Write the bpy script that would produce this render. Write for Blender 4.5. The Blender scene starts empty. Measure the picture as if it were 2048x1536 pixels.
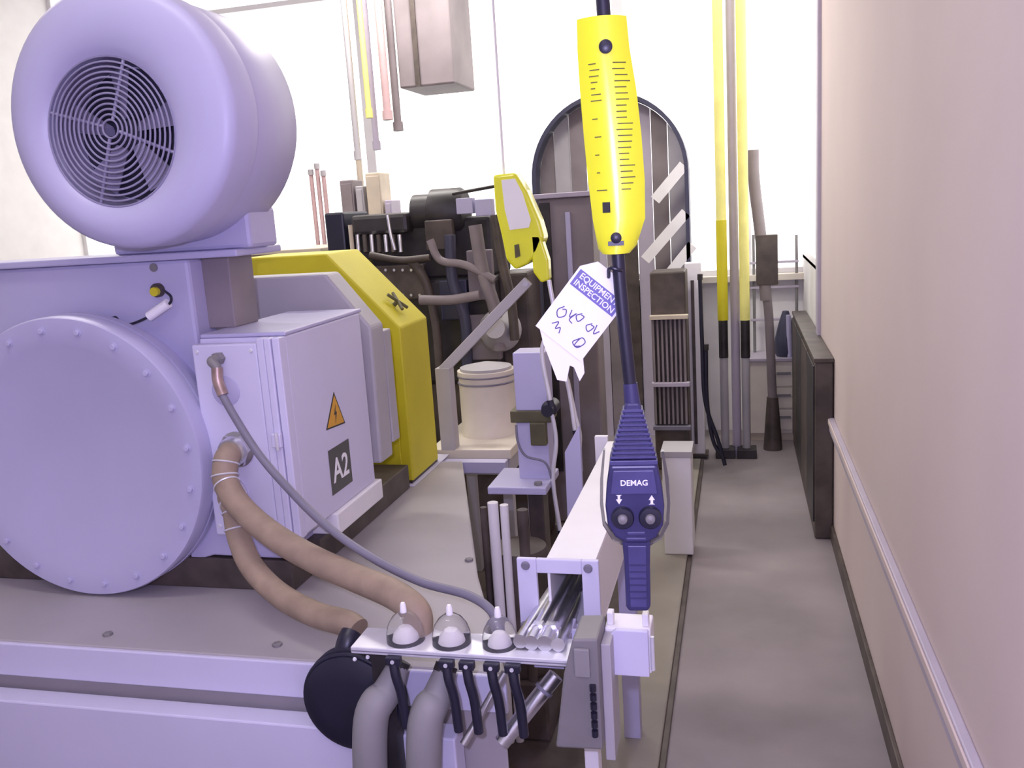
import bpy, bmesh, math, random
from mathutils import Vector, Matrix, Euler
random.seed(7)
PI = math.pi
sc = bpy.context.scene
col = sc.collection

# ------------------------------------------------------------------ camera
F, VPX, VPY, ROLL, H = 1800.0, 1475.0, 386.0, 0.065, 1.65
_d0 = Vector(((VPX-1024)/F, (768-VPY)/F, -1.0)); _d = _d0.normalized()
_s, _c = math.sin(ROLL), math.cos(ROLL)
_u = Vector((-_s, _c, -_s*_d0.x + _c*_d0.y)).normalized()
_x = _d.cross(_u)
RM = Matrix((_x, _d, _u))                        # camera axes in the room's axes (aisle = +Y)
CAM = Vector((0, 0, H))
cd = bpy.data.cameras.new('camera'); cam = bpy.data.objects.new('camera', cd); col.objects.link(cam)
cd.sensor_width = 36.0; cd.lens = F/2048*36.0; cd.clip_start = 0.05
cam.matrix_world = Matrix.Translation(CAM) @ RM.to_4x4()
sc.camera = cam

def at(px, py, x=None, y=None, z=None):
    r = RM @ Vector(((px-1024)/F, (768-py)/F, -1.0))
    k = x/r.x if x is not None else (y/r.y if y is not None else (z-H)/r.z)
    return CAM + r*k

# ------------------------------------------------------------------ world, lights, exposure
w = bpy.data.worlds.new('world'); sc.world = w; w.use_nodes = True
w.node_tree.nodes['Background'].inputs[0].default_value = (0.9, 0.93, 1.0, 1)
w.node_tree.nodes['Background'].inputs[1].default_value = 1.0

def light(name, kind, loc, power, color, size=0.1, rot=(0, 0, 0), sy=None, spread=None):
    l = bpy.data.lights.new(name, kind); o = bpy.data.objects.new(name, l); col.objects.link(o)
    o.location = loc; o.rotation_euler = rot; l.energy = power; l.color = color
    if kind == 'AREA':
        l.size = size
        if sy: l.shape = 'RECTANGLE'; l.size_y = sy
    else: l.shadow_soft_size = size
    return o
# the camera's own flash, a hand's width above the lens
light('camera_flash', 'POINT', (-0.05, -0.03, 1.74), 82, (0.60, 0.55, 1.0), 0.02)
# fill lights added out of view at the ceiling (fixtures are built below)
FILLS = [(-1.6, 4.6, 40), (-0.2, 5.2, 6), (-2.8, 3.2, 26), (-1.2, 1.2, 9), (-0.4, -0.6, 7)]
for (lx, ly, p) in FILLS:
    light('fill_light', 'AREA', (lx, ly, 3.30), p, (1.0, 0.95, 0.90), 1.2, (0, 0, 0), 0.25)

sc.view_settings.view_transform = 'Standard'; sc.view_settings.look = 'None'
sc.view_settings.gamma = 1.0; sc.view_settings.use_curve_mapping = False
sc.view_settings.exposure = 0.0

# ------------------------------------------------------------------ materials
def mat(name, c, rough=0.5, metal=0.0, noise=0.06, scale=8.0, emis=None, strength=0, trans=0, coat=0, bump=0.0, alpha=1, dirt=None):
    m = bpy.data.materials.new(name); m.use_nodes = True
    nt = m.node_tree; b = nt.nodes['Principled BSDF']
    b.inputs['Roughness'].default_value = rough; b.inputs['Metallic'].default_value = metal
    b.inputs['Transmission Weight'].default_value = trans
    b.inputs['Coat Weight'].default_value = coat
    tc = nt.nodes.new('ShaderNodeTexCoord'); n = nt.nodes.new('ShaderNodeTexNoise')
    n.inputs['Scale'].default_value = scale; n.inputs['Detail'].default_value = 5
    nt.links.new(tc.outputs['Object'], n.inputs['Vector'])
    r = nt.nodes.new('ShaderNodeValToRGB')
    d = dirt or [max(0, v*(1-2*noise)) for v in c]
    r.color_ramp.elements[0].position = 0.3; r.color_ramp.elements[1].position = 0.7
    r.color_ramp.elements[0].color = (*d, 1)
    r.color_ramp.elements[1].color = (*[min(1, v*(1+noise)) for v in c], 1)
    nt.links.new(n.outputs['Fac'], r.inputs[0]); nt.links.new(r.outputs[0], b.inputs['Base Color'])
    if bump:
        bp = nt.nodes.new('ShaderNodeBump'); bp.inputs['Strength'].default_value = bump; bp.inputs['Distance'].default_value = 0.002
        n2 = nt.nodes.new('ShaderNodeTexNoise'); n2.inputs['Scale'].default_value = scale*20
        nt.links.new(tc.outputs['Object'], n2.inputs['Vector'])
        nt.links.new(n2.outputs['Fac'], bp.inputs['Height']); nt.links.new(bp.outputs[0], b.inputs['Normal'])
    if emis:
        b.inputs['Emission Color'].default_value = (*emis, 1); b.inputs['Emission Strength'].default_value = strength
    return m
M = {}
M['paint'] = mat('light_grey_machine_paint', (0.50, 0.48, 0.67), 0.42, noise=0.03, scale=3, bump=0.05)
M['paint2'] = mat('pale_cabinet_paint', (0.66, 0.64, 0.80), 0.38, noise=0.02, scale=3)
M['paint3'] = mat('dull_grey_paint', (0.45, 0.43, 0.45), 0.5, noise=0.05, scale=4)
M['bed'] = mat('bed_plate_paint', (0.42, 0.39, 0.40), 0.5, noise=0.05, scale=3, bump=0.1)
M['white'] = mat('white_paint', (0.85, 0.83, 0.84), 0.4, noise=0.02)
M['wallw'] = mat('white_wall_paint', (0.85, 0.83, 0.82), 0.7, noise=0.02)
M['wallp'] = mat('pinkish_wall_paint', (0.66, 0.55, 0.53), 0.75, noise=0.03, scale=1.2, bump=0.1)
M['trim'] = mat('grey_lilac_trim', (0.48, 0.43, 0.52), 0.5, noise=0.03)
M['floor'] = mat('grey_floor_paint', (0.30, 0.26, 0.27), 0.6, noise=0.16, scale=1.6, bump=0.15)
M['kerb'] = mat('beige_plinth', (0.30, 0.27, 0.23), 0.6, noise=0.08, scale=3)
M['yellow'] = mat('safety_yellow_paint', (0.62, 0.55, 0.015), 0.5, noise=0.05, scale=4)
M['tagyellow'] = mat('glossy_tag_yellow', (0.90, 0.92, 0.03), 0.28, noise=0.02, coat=0.6)
M['paleyel'] = mat('pale_yellow_paint', (0.85, 0.80, 0.25), 0.5)
M['black'] = mat('black_rubber', (0.018, 0.017, 0.035), 0.38, noise=0.1)
M['dblue'] = mat('dark_blue_black_plastic', (0.045, 0.042, 0.13), 0.33, noise=0.08, scale=20)
M['dblue2'] = mat('panel_plastic', (0.075, 0.07, 0.20), 0.36, noise=0.08, scale=20)
M['dark'] = mat('dark_oily_metal', (0.035, 0.03, 0.032), 0.45, noise=0.3, scale=9)
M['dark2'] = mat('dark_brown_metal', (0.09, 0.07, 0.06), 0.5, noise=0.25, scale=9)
M['olive'] = mat('dark_olive_paint', (0.12, 0.11, 0.05), 0.5, noise=0.2)
M['grey'] = mat('mid_grey_plastic', (0.22, 0.21, 0.21), 0.5)
M['hose'] = mat('brown_rubber_hose', (0.36, 0.27, 0.19), 0.6, noise=0.12, scale=15)
M['ghose'] = mat('grey_hose', (0.20, 0.19, 0.24), 0.5, noise=0.05)
M['ghose2'] = mat('olive_grey_hose', (0.27, 0.26, 0.26), 0.6, noise=0.05)
M['steel'] = mat('bright_steel', (0.72, 0.72, 0.76), 0.28, 1.0, noise=0.08, scale=20)
M['alu'] = mat('bare_aluminium', (0.80, 0.80, 0.84), 0.38, 0.4, noise=0.04, scale=20)
M['copper'] = mat('copper_sleeve', (0.45, 0.33, 0.28), 0.4, 0.6, noise=0.2, scale=30)
M['orange'] = mat('sticker_orange', (0.72, 0.37, 0.04), 0.5)
M['navy'] = mat('tag_banner_blue', (0.16, 0.14, 0.42), 0.5)
M['pen'] = mat('pen_ink', (0.10, 0.09, 0.28), 0.6)
M['card'] = mat('white_card', (0.93, 0.92, 0.93), 0.45, noise=0.01)
M['ink'] = mat('black_print', (0.03, 0.03, 0.03), 0.5)
M['platebg'] = mat('dark_grey_nameplate', (0.09, 0.09, 0.08), 0.45)
M['clear'] = mat('clear_plastic', (0.96, 0.96, 0.99), 0.06, noise=0.0, trans=0.92, coat=0.5)
M['clear'].node_tree.nodes['Principled BSDF'].inputs['IOR'].default_value = 1.12
M['smoke'] = mat('smoked_clear_plastic', (0.35, 0.34, 0.36), 0.15, noise=0.0, trans=0.85)
M['cream'] = mat('cream_cabinet', (0.74, 0.68, 0.58), 0.5, noise=0.04)
M['pinkp'] = mat('pinkish_pipe', (0.55, 0.38, 0.38), 0.5)
M['beigep'] = mat('beige_pipe', (0.62, 0.54, 0.42), 0.5)
M['blueg'] = mat('blue_grey_steel', (0.05, 0.05, 0.09), 0.45)
M['archp'] = mat('grey_brown_panel', (0.26, 0.22, 0.23), 0.6, noise=0.15, scale=3)
M['glass'] = mat('daylit_frosted_pane', (0.9, 0.9, 0.9), 0.6, noise=0, emis=(1.0, 0.985, 0.97), strength=1.5)
M['fillglow'] = mat('fill_diffuser', (0.9, 0.9, 0.9), 0.6, noise=0, emis=(1.0, 0.97, 0.92), strength=6)  # glow for the added ceiling fill fixtures
M['grilledark'] = mat('grille_dark', (0.03, 0.028, 0.06), 0.6)  # even near-black of the fan hub and the disc behind it
M['fanblade'] = mat('fan_blade_grey', (0.24, 0.22, 0.34), 0.45)
M['wire'] = mat('grille_wire', (0.34, 0.32, 0.46), 0.4, 0.2)

# ------------------------------------------------------------------ mesh helpers
class MB:
    def __init__(s): s.v = []; s.f = []
    def add(s, vs, fs):
        n = len(s.v); s.v += [Vector(p) for p in vs]; s.f += [tuple(i+n for i in f) for f in fs]; return s
    def box(s, x0, x1, y0, y1, z0, z1):
        x0, x1 = sorted((x0, x1)); y0, y1 = sorted((y0, y1)); z0, z1 = sorted((z0, z1))
        return s.add([(x0,y0,z0),(x1,y0,z0),(x1,y1,z0),(x0,y1,z0),(x0,y0,z1),(x1,y0,z1),(x1,y1,z1),(x0,y1,z1)],
                     [(0,3,2,1),(4,5,6,7),(0,1,5,4),(1,2,6,5),(2,3,7,6),(3,0,4,7)])
    def prism(s, pts, vec):
        vec = Vector(vec); n = len(pts); P = [Vector(p) for p in pts]
        nrm = Vector((0,0,0))
        for i in range(n):
            nrm += P[i].cross(P[(i+1) % n])
        if nrm.dot(vec) > 0: P = P[::-1]
        return s.add(P+[p+vec for p in P], [tuple(range(n)), tuple(range(2*n-1, n-1, -1))] +
                     [((i+1) % n, i, i+n, (i+1) % n+n) for i in range(n)])
    def lathe(s, o, axis, prof, n=32, cap=True):
        o = Vector(o); a = Vector(axis).normalized()
        t = Vector((0,0,1)) if abs(a.z) < 0.9 else Vector((1,0,0))
        e1 = a.cross(t).normalized(); e2 = a.cross(e1)
        vs = []; fs = []
        for (r, h) in prof:
            for i in range(n):
                th = 2*PI*i/n; vs.append(o+a*h+(e1*math.cos(th)+e2*math.sin(th))*max(r, 1e-5))
        for k in range(len(prof)-1):
            for i in range(n):
                j = (i+1) % n; fs.append((k*n+i, k*n+j, (k+1)*n+j, (k+1)*n+i))
        if cap:
            fs.append(tuple(range(n-1, -1, -1))); m = (len(prof)-1)*n; fs.append(tuple(range(m, m+n)))
        return s.add(vs, fs)
    def cyl(s, p0, p1, r, r1=None, n=20):
        p0, p1 = Vector(p0), Vector(p1); a = p1-p0
        return s.lathe(p0, a, [(r, 0), (r if r1 is None else r1, a.length)], n)
    def torus(s, o, axis, R, r, n=40, m=8):
        prof = [(R+r*math.cos(2*PI*k/m), r*math.sin(2*PI*k/m)) for k in range(m+1)]
        return s.lathe(o, axis, prof, n, False)
    def tube(s, pts, r, n=14, sub=8):
        P = [Vector(p) for p in pts]; Q = []
        if len(P) > 2 and sub > 1:
            E = [P[0]*2-P[1]]+P+[P[-1]*2-P[-2]]
            for i in range(1, len(E)-2):
                for k in range(sub):
                    t = k/sub; a, b, c, d = E[i-1], E[i], E[i+1], E[i+2]
                    Q.append(0.5*((2*b)+(c-a)*t+(2*a-5*b+4*c-d)*t*t+(3*b-a-3*c+d)*t**3))
            Q.append(P[-1])
        else: Q = P
        up = None; vs = []; fs = []; L = len(Q)
        for i, p in enumerate(Q):
            tg = (Q[min(i+1, L-1)]-Q[max(i-1, 0)]).normalized()
            if up is None:
                up = tg.cross(Vector((0.3, 0.2, 1))).normalized()
            up = (up-tg*up.dot(tg)).normalized(); w_ = tg.cross(up)
            rr = r(i/(L-1)) if callable(r) else r
            for k in range(n):
                th = 2*PI*k/n; vs.append(p+(up*math.cos(th)+w_*math.sin(th))*rr)
        for i in range(L-1):
            for k in range(n):
                j = (k+1) % n; fs.append((i*n+k, i*n+j, (i+1)*n+j, (i+1)*n+k))
        fs.append(tuple(range(n-1, -1, -1))); fs.append(tuple(range((L-1)*n, L*n)))
        s.path = Q
        return s.add(vs, fs)

OFF = {}
def root(name, loc, label, cat, group=None, rot=None):
    o = bpy.data.objects.new(name, None); o.empty_display_size = 0.05; col.objects.link(o)
    o.location = loc; o['label'] = label; o['category'] = cat
    if group: o['group'] = group
    OFF[o.name] = Vector(loc) if rot is None else Vector((0,0,0))
    if rot is not None:
        o.rotation_euler = rot
    return o
def obj(name, mb, m, parent=None, bevel=0, label=None, smooth=False, kind=None, seg=2):
    off = OFF[parent.name] if parent else Vector((0,0,0))
    me = bpy.data.meshes.new(name)
    me.from_pydata([v-off for v in mb.v], [], mb.f)
    bm = bmesh.new(); bm.from_mesh(me); bmesh.ops.recalc_face_normals(bm, faces=bm.faces); bm.to_mesh(me); bm.free()
    me.materials.append(M[m] if isinstance(m, str) else m)
    o = bpy.data.objects.new(name, me); col.objects.link(o)
    if parent: o.parent = parent
    OFF[o.name] = off
    if smooth:
        for p in me.polygons: p.use_smooth = True
        try: me.set_sharp_from_angle(angle=math.radians(38))
        except Exception: pass
    if bevel:
        b = o.modifiers.new('bevel', 'BEVEL'); b.width = bevel; b.segments = seg; b.limit_method = 'ANGLE'
    if label: o['label'] = label
    if kind: o['kind'] = kind
    return o
def tag(o, label, cat, group=None):
    o['label'] = label; o['category'] = cat
    if group: o['group'] = group
    return o
def struct(name, mb, m, parent=None, bevel=0):
    o = obj(name, mb, m, parent, bevel)
    if not parent: o['kind'] = 'structure'
    return o
def inst(src, delta, parent=None, name=None):
    o = src.copy(); col.objects.link(o)
    if name: o.name = name
    o.location = Vector(src.location)+Vector(delta)
    if parent: o.parent = parent
    OFF[o.name] = OFF[src.name]
    return o
def text(name, body, size, mtx, m, parent, ext=0.0004, bold=0.0, sx=1.0, label=None):
    """flat lettering as a mesh; mtx places it (x = reading direction, y = up, z = out) in the parent's offset frame"""
    cu = bpy.data.curves.new(name, 'FONT'); cu.body = body; cu.size = size; cu.extrude = ext; cu.offset = bold
    cu.align_x = 'CENTER'; cu.align_y = 'CENTER'; cu.resolution_u = 3
    t = bpy.data.objects.new(name, cu); col.objects.link(t)
    dg = bpy.context.evaluated_depsgraph_get(); dg.update()
    me = bpy.data.meshes.new_from_object(t.evaluated_get(dg)); bpy.data.objects.remove(t)
    me.transform(Matrix.Diagonal((sx, 1, 1, 1))); me.transform(mtx)
    off = OFF[parent.name]; me.transform(Matrix.Translation(-off))
    me.materials.clear(); me.materials.append(M[m])
    o = bpy.data.objects.new(name, me); col.objects.link(o); o.parent = parent; OFF[o.name] = off
    if label: o['label'] = label
    return o
def frame(o, ex, ey):
    ex = Vector(ex).normalized(); ey = Vector(ey); ey = (ey-ex*ey.dot(ex)).normalized(); ez = ex.cross(ey)
    m = Matrix((ex, ey, ez)).transposed().to_4x4(); m.translation = Vector(o); return m

# ================================================================== THE ROOM
XR = 0.42          # right wall face
YB = 6.40          # back wall face
struct('floor', MB().box(-5.2, XR+0.2, -2.5, YB+0.3, -0.1, 0), 'floor')
struct('ceiling', MB().box(-5.2, XR+0.2, -2.5, YB+0.3, 3.5, 3.6), 'wallw')
struct('wall_left', MB().box(-5.3, -5.2, -2.5, YB+0.3, 0, 3.5), 'wallw')
struct('wall_front', MB().box(-5.2, XR+0.2, -2.6, -2.5, 0, 3.5), 'wallw')
YW = 5.05          # the pink wall ends here, a daylit window follows
struct('wall_right', MB().box(XR, XR+0.15, -2.5, YW, 0, 3.5), 'wallp', bevel=0.01)
struct('wall_right_far', MB().box(XR, XR+0.15, YW, YB+0.3, 0, 1.22), 'wallw')
# trim: corner post, trunking on the wall, baseboard
struct('trim_1', MB().box(XR-0.02, XR+0.02, YW-0.05, YW+0.05, 0, 3.5), 'trim', bevel=0.006)
struct('baseboard_right', MB().box(XR-0.015, XR, -2.5, YW-0.05, 0, 0.075), 'dark2', bevel=0.004)
# window in the right wall beyond the corner
wr = MB().box(XR+0.10, XR+0.12, YW+0.05, YB, 1.22, 3.5)
struct('window_2', wr, 'glass')
fr = MB()
for yy in (YW+0.05, (YW+YB)/2, YB-0.06): fr.box(XR+0.03, XR+0.09, yy, yy+0.05, 1.22, 3.5)
fr.box(XR+0.0, XR+0.10, YW+0.05, YB, 1.20, 1.26)
# back wall : dado, window band, arched doorway
zs = 1.10
struct('wall_back', MB().box(-5.2, XR+0.2, YB, YB+0.2, 0, zs), 'wallw')
xs = [-5.2, at(250, 300, y=YB).x, at(741, 300, y=YB).x, at(1245, 300, y=YB).x, at(1490, 300, y=YB).x, XR+0.15]
wroot = None
k = 0
for i in range(len(xs)-1):
    x0, x1 = xs[i], xs[i+1]
    k += 1
    f = MB(); fw = 0.035
    f.box(x0, x0+fw, YB, YB+0.08, zs, 3.5).box(x1-fw, x1, YB, YB+0.08, zs, 3.5)
    f.box(x0+fw, x1-fw, YB, YB+0.08, zs, zs+fw).box(x0+fw, x1-fw, YB, YB+0.08, 3.2, 3.2+fw).box(x0+fw, x1-fw, YB, YB+0.08, 3.5-fw, 3.5)
    fo = struct('window_%d' % (k+2), f, 'white')
    for (a, b) in ((zs+fw, 3.2), (3.2+fw, 3.5-fw)):
        obj('pane', MB().box(x0+fw, x1-fw, YB+0.04, YB+0.05, a, b), 'glass', fo)
wf = obj('window_frame', fr, 'white', bpy.data.objects['window_2'])
obj('sill', MB().box(-5.2, XR, YB-0.10, YB, zs-0.04, zs), 'cream', bpy.data.objects['wall_back'])

# arched doorway in front of the windows: dark panels inside a blue-grey steel arch
A0, A1 = at(1068, 330, y=6.2).x, at(1378, 330, y=6.2).x
acx, aR = (A0+A1)/2, (A1-A0)/2
atop = at(1222, 186, y=6.2).z; azc = atop-aR*1.02
def arch(R, z0, n=28):
    return [(acx-R, 0, z0)]+[(acx-R*math.cos(PI*i/n), 0, azc+R*1.02*math.sin(PI*i/n)) for i in range(n+1)]+[(acx+R, 0, z0)]
dr = root('arched_doorway', (acx, 6.2, 0), 'tall arched doorway with grey-brown boards and dark steel rim in the bright back wall', 'doorway')
o_, i_ = arch(aR, 0), arch(aR-0.026, 0)
m_ = MB(); n = len(o_)
vs = [(p[0], 6.10, p[2]) for p in o_]+[(p[0], 6.10, p[2]) for p in i_]+[(p[0], 6.28, p[2]) for p in o_]+[(p[0], 6.28, p[2]) for p in i_]
fs = []
for i in range(n-1):
    fs += [(i, i+1, n+i+1, n+i), (2*n+i, 3*n+i, 3*n+i+1, 2*n+i+1), (i, 2*n+i, 2*n+i+1, i+1), (n+i, n+i+1, 3*n+i+1, 3*n+i)]
m_.add(vs, fs); obj('steel_rim', m_, 'blueg', dr, smooth=True)
R2 = aR-0.028; nb = 9; bw = 2*R2/nb
tones = ['archp', 'paint3', 'archp', 'trim', 'archp', 'dark2', 'trim', 'archp', 'paint3']
for i in range(nb):
    xa, xb = acx-R2+i*bw+0.003, acx-R2+(i+1)*bw-0.003
    za = lambda x: azc+1.02*math.sqrt(max(0, R2*R2-(x-acx)**2))
    xm = [xa+(xb-xa)*t/4 for t in range(5)]
    pts = [(xa, 6.24-0.006*(i % 3), 0.0)]+[(x, 6.24-0.006*(i % 3), max(0.1, za(x)-0.002)) for x in xm]+[(xb, 6.24-0.006*(i % 3), 0.0)]
    obj('board', MB().prism(pts, (0, 0.03, 0)), tones[i], dr)
# diagonal white braces on its right half
for (p, q) in (((1290, 520), (1372, 425)), ((1325, 565), (1385, 490)), ((1310, 400), (1368, 330))):
    a, b = at(*p, y=6.10), at(*q, y=6.10); d_ = (b-a).normalized().cross(Vector((0, 1, 0)))*0.035
    obj('brace', MB().prism([a-d_, b-d_, b+d_, a+d_], (0, 0.02, 0)), 'white', dr)

# wall trunking on the right wall (lower ledge), with lid strip
z1 = at(1764, 1071, x=XR).z
tk = root('wall_trunking', (XR, 1.0, z1), 'long lilac-grey cable trunking running low along the pink right wall', 'trunking')
obj('channel', MB().box(XR-0.022, XR, -2.0, YW-0.06, z1-0.045, z1+0.02), 'trim', tk, bevel=0.004)
obj('lid', MB().box(XR-0.028, XR-0.022, -2.0, YW-0.06, z1-0.008, z1+0.016), 'wallp', tk, bevel=0.002)

# ceiling fixtures made up to carry the added fill lights
TL = ['above the dark engine', 'above the yellow posts', 'above the low bench on the left', 'above the motor and blower', 'behind the viewer, above the aisle']
for i, (lx, ly, p) in enumerate(FILLS):
    t = root('fill_fixture', (lx, ly, 3.5), 'added unseen ceiling fill light '+TL[i], 'ceiling light', 'added ceiling fill lights')
    obj('housing', MB().box(lx-0.62, lx+0.62, ly-0.10, ly+0.10, 3.44, 3.5), 'white', t, bevel=0.01)
    obj('diffuser', MB().box(lx-0.60, lx+0.60, ly-0.08, ly+0.08, 3.40, 3.44), 'fillglow', t)

# low plinth on the left of the aisle
XK = -0.25
struct('trim_3', MB().box(-5.0, -0.46, 0.3, 5.6, 0, 0.02), 'dark2')
pl = struct('trim_2', MB().box(-0.46, XK, 0.3, 5.6, 0, 0.02), 'kerb', bevel=0.006)
tag(obj('floor_edge_strip', MB().box(XK, XK+0.02, 0.3, 5.6, 0.0, 0.012), 'dark2', bevel=0.003),
    'thin dark metal edge strip between the beige plinth and the aisle floor', 'edge strip')

# ================================================================== BED PLATE
BZ = 0.705
bxr = at(775, 1015, z=BZ).x
yfar = at(925, 922, z=BZ).y
yn = at(400, 1307, z=BZ).y
bed = root('bed_plate', (-1.8, yn, 0.02), 'heavy light grey machine bed carrying the motor on the left', 'machine bed')
xc = at(1000, 1375, z=BZ).x; e1, e2 = at(956, 1150, z=BZ), at(925, 922, z=BZ)
def bedpoly(o, z0, dz):
    return MB().prism([(-3.4, yn+o, z0), (xc-o, yn+o, z0), (e1.x-o, e1.y, z0), (e2.x-o, yfar-o, z0), (-3.4, yfar-o, z0)], (0, 0, dz))
obj('table', bedpoly(0, BZ-0.06, 0.06), 'bed', bed, bevel=0.006)
obj('bed_body', bedpoly(0.012, 0.10, BZ-0.16), 'bed', bed, bevel=0.006)
obj('front_rail', MB().box(-3.4, xc, yn-0.012, yn, BZ-0.085, BZ-0.001), 'paint2', bed, bevel=0.003)
obj('lower_rail', MB().box(-3.4, xc-0.1, yn-0.07, yn-0.013, BZ-0.30, BZ-0.115), 'paint2', bed, bevel=0.004)
obj('foot_frame', bedpoly(0.06, 0.02, 0.08), 'dark2', bed)
obj('shade_block', MB().box(-2.2, -1.135, 1.985, 2.86, BZ, BZ+0.085), 'dark2', bed, bevel=0.004)  # dark block shaped to stand in for shade under motor and terminal box
obj('far_rail', MB().box(at(875, 930, y=yfar).x, at(1010, 930, y=yfar).x, yfar+0.002, yfar+0.05, BZ-0.05, BZ-0.005), 'paint', bed, bevel=0.003)
for p in ((540, 1318), (955, 1128)):
    q = at(*p, z=BZ) if p[0] < 700 else at(*p, y=2.4)
pp = at(546, 1300, z=BZ); b0 = obj('bolt', MB().lathe((pp.x, pp.y+0.02, BZ), (0, 0, 1), [(0.012, 0), (0.012, 0.006), (0.007, 0.008)], 6), 'grey', bed)
inst(b0, (-0.45, 0, 0), bed)
p2 = at(955, 1128, z=BZ); inst(b0, (p2.x-0.03-pp.x, p2.y-pp.y, 0), bed)

# ================================================================== MOTOR
YD = 1.912
c = at(160, 952, y=YD); Rm = at(416, 965, y=YD).x-c.x; c.z = max(c.z, BZ+Rm+0.003)
mo = root('electric_motor', (c.x, YD, BZ), 'large light grey electric motor with round bolted end cover on the left', 'motor')
prof = [(0.0, -0.010), (Rm*0.80, -0.010), (Rm*0.815, -0.013), (Rm*0.985, -0.012), (Rm*0.995, -0.006), (Rm*0.995, 0.045)]
obj('end_cover', MB().lathe((c.x, YD, c.z), (0, 1, 0), prof, 96), 'paint', mo, smooth=True)
obj('rim_flange', MB().lathe((c.x, YD+0.045, c.z), (0, 1, 0), [(Rm*0.97, 0), (Rm*0.97, 0.004), (Rm*1.0, 0.005), (Rm*1.0, 0.03), (Rm*0.94, 0.032), (Rm*0.94, 0.14)], 96), 'paint', mo, smooth=True)
b0 = None
for i in range(20):
    th = 2*PI*i/20+0.1
    x, z = c.x+math.cos(th)*Rm*0.905, c.z+math.sin(th)*Rm*0.905
    if b0 is None:
        b0 = obj('bolt', MB().lathe((x, YD-0.012, z), (0, -1, 0), [(0.011, 0), (0.011, 0.002), (0.0075, 0.002), (0.0075, 0.008), (0.006, 0.009)], 12), 'paint', mo); x0, z0 = x, z
    else: inst(b0, (x-x0, 0, z-z0), mo)
# stator frame behind the cover
hx1 = at(385, 600, y=2.04).x
SY = 2.04
htop = at(300, 522, y=SY).z
obj('stator_frame', MB().prism([(-2.2, SY, 0.85), (hx1, SY, 0.85), (hx1, SY, htop), (-2.2, SY, htop)], (0, 0.10, 0)), 'paint', mo, bevel=0.010)
obj('stator_core', MB().box(-2.15, hx1-0.06, 2.14, 2.50, 0.85, 1.33).box(-2.15, -1.66, 2.14, 2.50, 1.33, htop), 'paint', mo, bevel=0.01)
obj('frame_foot', MB().box(-2.0, hx1+0.06, 2.02, 2.5, BZ+0.085, 0.85), 'paint', mo, bevel=0.01)
obj('rear_shield', MB().prism([(at(385, 640, y=2.50).x, 2.50, 0.9), (at(742, 700, y=2.5).x, 2.50, 0.9), (at(742, 660, y=2.5).x, 2.50, at(742, 655, y=2.5).z),
     (at(650, 548, y=2.5).x, 2.50, at(650, 548, y=2.5).z), (at(400, 560, y=2.5).x, 2.50, at(400, 560, y=2.5).z)], (0, 0.10, 0)), 'paint3', mo, bevel=0.008)
obj('top_plate', MB().box(-2.15, at(470, 480, y=2.02).x, SY-0.02, 2.25, htop, htop+0.018), 'paint', mo, bevel=0.004)
# neck below terminal box
n0 = at(370, 1150, y=1.93); n1 = at(560, 1190, y=1.93)
obj('cable_neck', MB().prism([(n0.x-0.02, 1.99, 1.05), (n1.x, 1.99, 0.95), (n1.x, 1.99, max(n1.z, BZ+0.088)), (n0.x+0.05, 1.99, max(n1.z, BZ+0.088)+0.003), (n0.x-0.02, 1.99, n0.z+0.01)], (0, 0.3, 0)), 'paint', mo, bevel=0.006)
# lifting / sensor lug hole
p = at(308, 535, y=SY); obj('slot', MB().lathe(p, (0, -1, 0), [(0.011, 0), (0.011, 0.004)], 16), 'grey', mo)

# sensor connector on the frame with its cable
sp = at(318, 580, y=SY)
sn = root('sensor_plug', (sp.x, SY-0.02, sp.z), 'small black and yellow sensor plug on the motor frame above a white sleeve', 'plug')
obj('socket', MB().lathe((sp.x, SY, sp.z), (0, -1, 0), [(0.018, 0), (0.018, 0.012), (0.014, 0.018)], 20), 'dark2', sn, smooth=True)
obj('yellow_insert', MB().lathe((sp.x+0.004, SY-0.018, sp.z-0.002), (0.1, -1, 0), [(0.0115, 0), (0.0115, 0.012)], 16), 'yellow', sn, smooth=True)
cpts = [at(326, 580, y=SY-0.03), at(341, 592, y=SY-0.04), at(340, 606, y=SY-0.04), at(322, 618, y=SY-0.04), at(296, 634, y=SY-0.04), at(262, 648, y=SY-0.04), at(225, 652, y=SY-0.04), at(150, 640, y=SY-0.04)]
cb = root('sensor_cable', cpts[-1], 'thin black sensor cable with white heat-shrink sleeve and black connector', 'cable')
obj('cable', MB().tube(cpts, 0.0035, 8), 'black', cb, smooth=True)
obj('white_sleeve', MB().cyl(at(337, 606, y=SY-0.04), at(298, 633, y=SY-0.045), 0.0125, n=14), 'card', cb, smooth=True)
obj('connector', MB().cyl(at(232, 642, y=SY-0.04), at(180, 652, y=SY-0.04), 0.0135, 0.015, n=14), 'black', cb, smooth=True)

# ================================================================== BLOWER on top of the motor
YF = 1.85
c = at(238, 238, y=YF); Rb = (c-at(238, 496, y=YF)).length; g = at(222, 265, y=YF); Rg = Rb*0.575
bl = root('blower_fan', (c.x, YF+0.2, htop+0.018), 'big round light grey cooling blower with wire grille on the motor, upper left', 'blower')
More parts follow.
